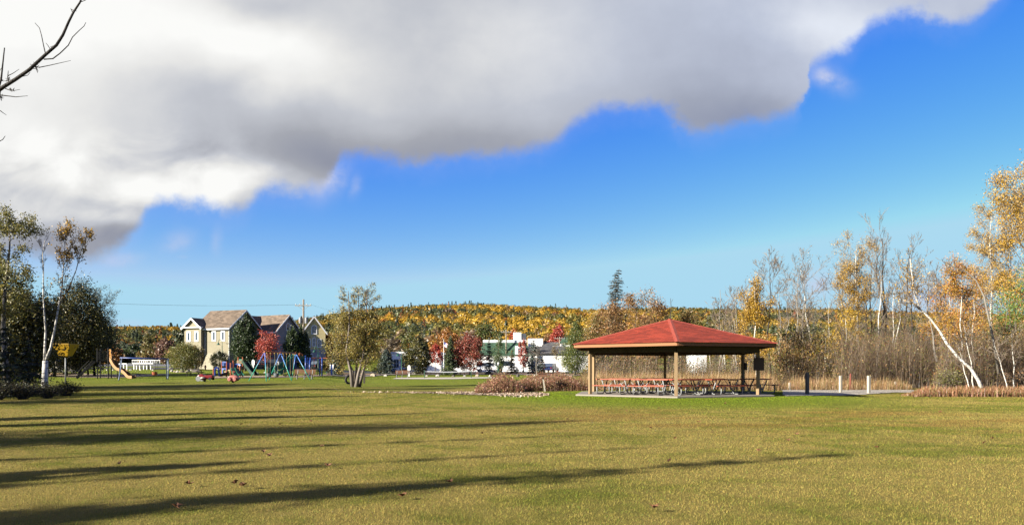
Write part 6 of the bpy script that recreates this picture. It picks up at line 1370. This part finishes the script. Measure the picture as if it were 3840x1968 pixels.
    for x,yb,yt,w,mt_,l in ((3027,1479,1396,.15,DW,'square post nearest the shelter, in its shadow, shade put into its colour'),(3152,1472,1408,.14,PW,'pale square post in the middle of the gravel path, foot in shadow'),(3258,1475,1408,.15,PW,'pale square post standing full in the sun right on the gravel edge'),(2961,1462,1434,.11,PW,'short pale stake left of the dark post'),(3358,1459,1430,.11,PW,'short tan stake at the right end of the gravel path')):
        p,H,s=place(x,yb,yt); m=MB(); m.box((0,0,H/2-.05),(w,w,H+.1),.3); o=m.build('wooden_post',mt_,bevel=.008); o.location=p; tag(o,l,'post','posts along the gravel path')
    p,H,s=place(3188,1462,1400); m=MB(); m.tube([(0,0,-.1),(.03,0,H)],.055,8); o=m.build('metal_post',mat('red_rust',(.25,.06,.04),.8,var=.3,scale=5)); o.location=p; tag(o,'thin red rusty pipe post behind the gravel path','post')
    for i,x in enumerate((2608,2655,2702,2770)):
        p,H,s=place(x,1424,1402); m=MB(); m.box((0,0,H/2-.05),(.11,.11,H+.1)); o=m.build('wooden_post',PW); o.location=p; tag(o,['first short stake from the left in the tall grass behind the shelter','second short stake from the left in the grass behind the shelter','third short stake in the grass behind the shelter','last short stake in the grass behind the shelter, by the right posts'][i],'post','stakes in the tall grass')
    p=B(150,1470); o=MB().box((0,0,.12),(.9,.06,.10)).build('wooden_plank',mat('pale_post',(.50,.45,.36))); o.location=p; o.rotation_euler=(0,.05,.2); tag(o,'pale plank lying in the weeds left of the birch foot','plank')
    # utility poles
    def pole(x,ytop,d,l,arms,trans=False):
        p=G(x,d); H=(HZ-ytop)*d/K+CAMZ-p.z; t=thing('utility_pole',l,'utility pole',p,0,'utility poles'); m=MB(); m.tube([(0,0,-.3),(0,0,H)],[.20,.12],8); m.build('pole',mat('pole_wood',(.30,.25,.19),.9,var=.25,scale=3),t,smooth=True)
        for z in arms:
            m=MB(); m.box((0,-.16,H-z),(2.3,.10,.12)); m.tube([(-.8,-.12,H-z),(0,-.1,H-z-.7)],.02,4); m.tube([(.8,-.12,H-z),(0,-.1,H-z-.7)],.02,4); a=m.build('cross_arm',mat('arm_wood',(.36,.33,.28),.9,scale=4),t)
            m=MB(); [m.lathe([(.05,0),(.07,.05),(.03,.2)],(dx,-.16,H-z+.06),8) for dx in (-1.05,-.5,.5,1.05)]; m.build('insulator',GALV,a)
        if trans:
            for dx in (-.42,.42): m=MB(); m.lathe([(.02,-.45),(.20,-.42),(.22,0),(.20,.42),(.02,.46)],(dx,-.1,H-3.0),12); m.build('transformer',ST('grey_paint',(.45,.47,.50),.5),t)
        return p,H
    p,H=pole(1138,1122,108,'tall wooden utility pole with two transformers beside the yellow house',(.9,),True)
    def wire(pts,l):
        m=MB(); m.tube(pts,.007,4,cap=False); o=m.build('power_line',BLK); tag(o,l,'wire','overhead wires')
    def sag(a,b,s,n=16): return [a.lerp(b,i/n)-Vector((0,0,s*4*(i/n)*(1-i/n))) for i in range(n+1)]
    top=p+Vector((0,0,H-.75))
    far=W(-500,1070,95)
    wire(sag(top+Vector((-1.05,-.1,0)),far,1.0),'thin overhead wire running left from the tall pole, left strand'); wire(sag(top+Vector((.5,-.1,0)),far+Vector((1.5,0,0)),1.0),'thin overhead wire running left from the tall pole, right strand')
    wire(sag(p+Vector((0,0,H-6.2)),W(-500,1165,95),1.2),'low overhead cable crossing in front of the olive house'); wire(sag(top+Vector((1.05,-.1,0)),G(1897,165)+Vector((0,0,8.5)),2.),'thin overhead wire running right from the tall pole')
    pole(1898,1236,165,'pale utility pole beyond the russet maple, one cross arm',(.5,)); pole(2099,1262,165,'pale utility pole with two cross arms by the grey roofed shed',(.4,1.6))
    # flag
    p,H,s=place(1664,1400,1274); t=thing('flagpole','white flagpole flying a striped flag before the pointed spruce','flagpole',p); m=MB(); m.tube([(0,0,0),(0,0,H)],[.06,.03],8); m.lathe([(.01,0),(.06,.05),(.01,.11)],(0,0,H),8); m.build('pole',WHITE,t)
    fm,ft,fb=newmat('flag_cloth'); fb.inputs['Roughness'].default_value=.8; o_=ft.sep(ft.new('ShaderNodeTexCoord').outputs['UV'])
    st=ft.math('GREATER_THAN',ft.math('FRACT',ft.math('MULTIPLY',o_[1],6.5)),.5); c=ft.mix(st,(.45,.03,.04),(.75,.74,.72)); can=ft.math('MULTIPLY',ft.math('LESS_THAN',o_[0],.42),ft.math('GREATER_THAN',o_[1],.46)); ft.l.new(ft.mix(can,c,(.03,.045,.16)),fb.inputs['Base Color'])
    me=bpy.data.meshes.new('flag'); V=[];F=[];U=[]; nx_,ny_=14,8; L_=.95;h_=.75
    for i in range(nx_+1):
        for j in range(ny_+1): u,v=i/nx_,j/ny_; V.append((.05+u*L_*.80,.12*math.sin(u*7)*u-.1*u,H-.35-h_+v*h_-.42*u**1.4)); U.append((u,v))
    for i in range(nx_):
        for j in range(ny_): a=i*(ny_+1)+j; F.append((a,a+ny_+1,a+ny_+2,a+1))
    me.from_pydata(V,[],F); ul=me.uv_layers.new(name='UVMap'); k=0
    for f in F:
        for i in f: ul.data[k].uv=U[i]; k+=1
    me.materials.append(fm); o=bpy.data.objects.new('flag',me); COL.objects.link(o); o.parent=t
    # road barrier
    m=MB(); a,b=G(-150,127),G(640,125); d=b-a
    bt=thing('guard_rail','long low grey guard rail along the road behind the playground','guard rail',a)
    m.bar((0,0,.62),d+Vector((0,0,.62)),.06,.34); m.build('rail',mat('dull_steel',(.10,.105,.13),.6,.3,scale=2),bt)
    for i in range(14): m=MB(); v=d*(i/13); m.box((v.x,v.y+.08,v.z+.3),(.12,.12,.75)); m.build('post',DW,bt)
    # stone gate piers by the roundabout
    STN=mat('fieldstone',(.38,.34,.28),.9,col2=(.16,.14,.12),scale=5,cover=.5,bump=.6,bscale=9)
    for x,d,w,h,l in ((222,96,.95,1.9,'rounded fieldstone pier behind the roundabout'),(198,99,.7,1.5,'smaller fieldstone pier left of the rounded one'),(275,100,1.6,1.25,'low fieldstone pile topped by a flat boulder, right of the roundabout')):
        p=G(x,d); m=MB(); m.lathe([(w*.5,-.1),(w*.52,h*.3),(w*.45,h*.7),(w*.36,h*.95),(w*.12,h*1.02)],(0,0,0),14); o=m.build('stone_pier',STN,None,smooth=True); o.location=p; tag(o,l,'stone pier','stone piers')
    # cars
    def car(x,d,rz,body,l,L_=4.4,h=1.5,van=False):
        p=G(x,d)+Vector((0,0,.08)); t=thing('parked_car',l,'car',p,rz,'cars parked beyond the trees'); bm=ST('car_paint_'+body[0],body[1],.25)
        hw=.86; a=L_/2; m=MB(); pr=[(-a,.35),(-a,.75),(-a*.93,.88),(-a*.5,.95),(a*.62,.95),(a*.96,.80),(a,.55),(a,.33)] if not van else [(-a,.35),(-a,.9),(-a*.95,1.0),(a*.55,1.02),(a*.95,.9),(a,.6),(a,.33)]
        m.prism([(px,-hw,z) for px,z in pr],(0,2*hw,0)); m.build('body',bm,t,bevel=.06)
        cb=[(-a*.92,.96),(-a*.75,h-.06),(-a*.6,h),(a*.12,h),(a*.25,h-.08),(a*.55,.96)] if not van else [(-a*.97,1.02),(-a*.93,h),(a*.2,h),(a*.5,1.03)]
        m=MB(); m.prism([(px,-hw+.10,z) for px,z in cb],(0,2*hw-.2,0)); cab=m.build('cabin',GLASS,t,bevel=.04)
        m=MB(); m.box((-a*.24,0,h+.012),(a*.62,1.40,.035)); m.build('roof',bm,t,bevel=.015)
        for sx in (-.62,.60):
            for sy in (-1,1):
                m=MB(); n=16; m.prism([(a*sx+.33*math.cos(2*PI*i/n),sy*(hw-.16),.33+.33*math.sin(2*PI*i/n)-.08) for i in range(n)],(0,sy*.2,0)); w=m.build('wheel',RUBR,t); m=MB(); m.prism([(a*sx+.19*math.cos(2*PI*i/n),sy*(hw+.045),.25+.19*math.sin(2*PI*i/n)) for i in range(n)],(0,sy*.02,0)); m.build('rim',GALV,w)
        for sy in (-.6,.6):
            m=MB(); m.box((a-.02,sy,.66),(.08,.34,.14)); m.build('headlight',WHITE,t); m=MB(); m.box((-a+.02,sy,.74),(.08,.26,.16)); m.build('tail_light',REDP,t)
    car(2066,129,1.25,('blue',(.02,.035,.13)),'dark blue car parked before the long white shed'); car(1214,118,.9,('black',(.02,.022,.028)),'dark car behind the climbing frame')
    car(968,116,.3,('darkgrey',(.03,.032,.04)),'dark car in shade left of the coral red maple'); car(1030,117,.2,('darkgrey',(.03,.032,.04)),'dark car in shade behind the winding green slide')
    car(1905,131,.15,('white',(.72,.72,.72)),'white van parked behind the small dark tree',4.8,1.9,True); car(1830,131,.1,('white',(.72,.72,.72)),'white car parked behind the open spruce',4.6,1.6)
misc()
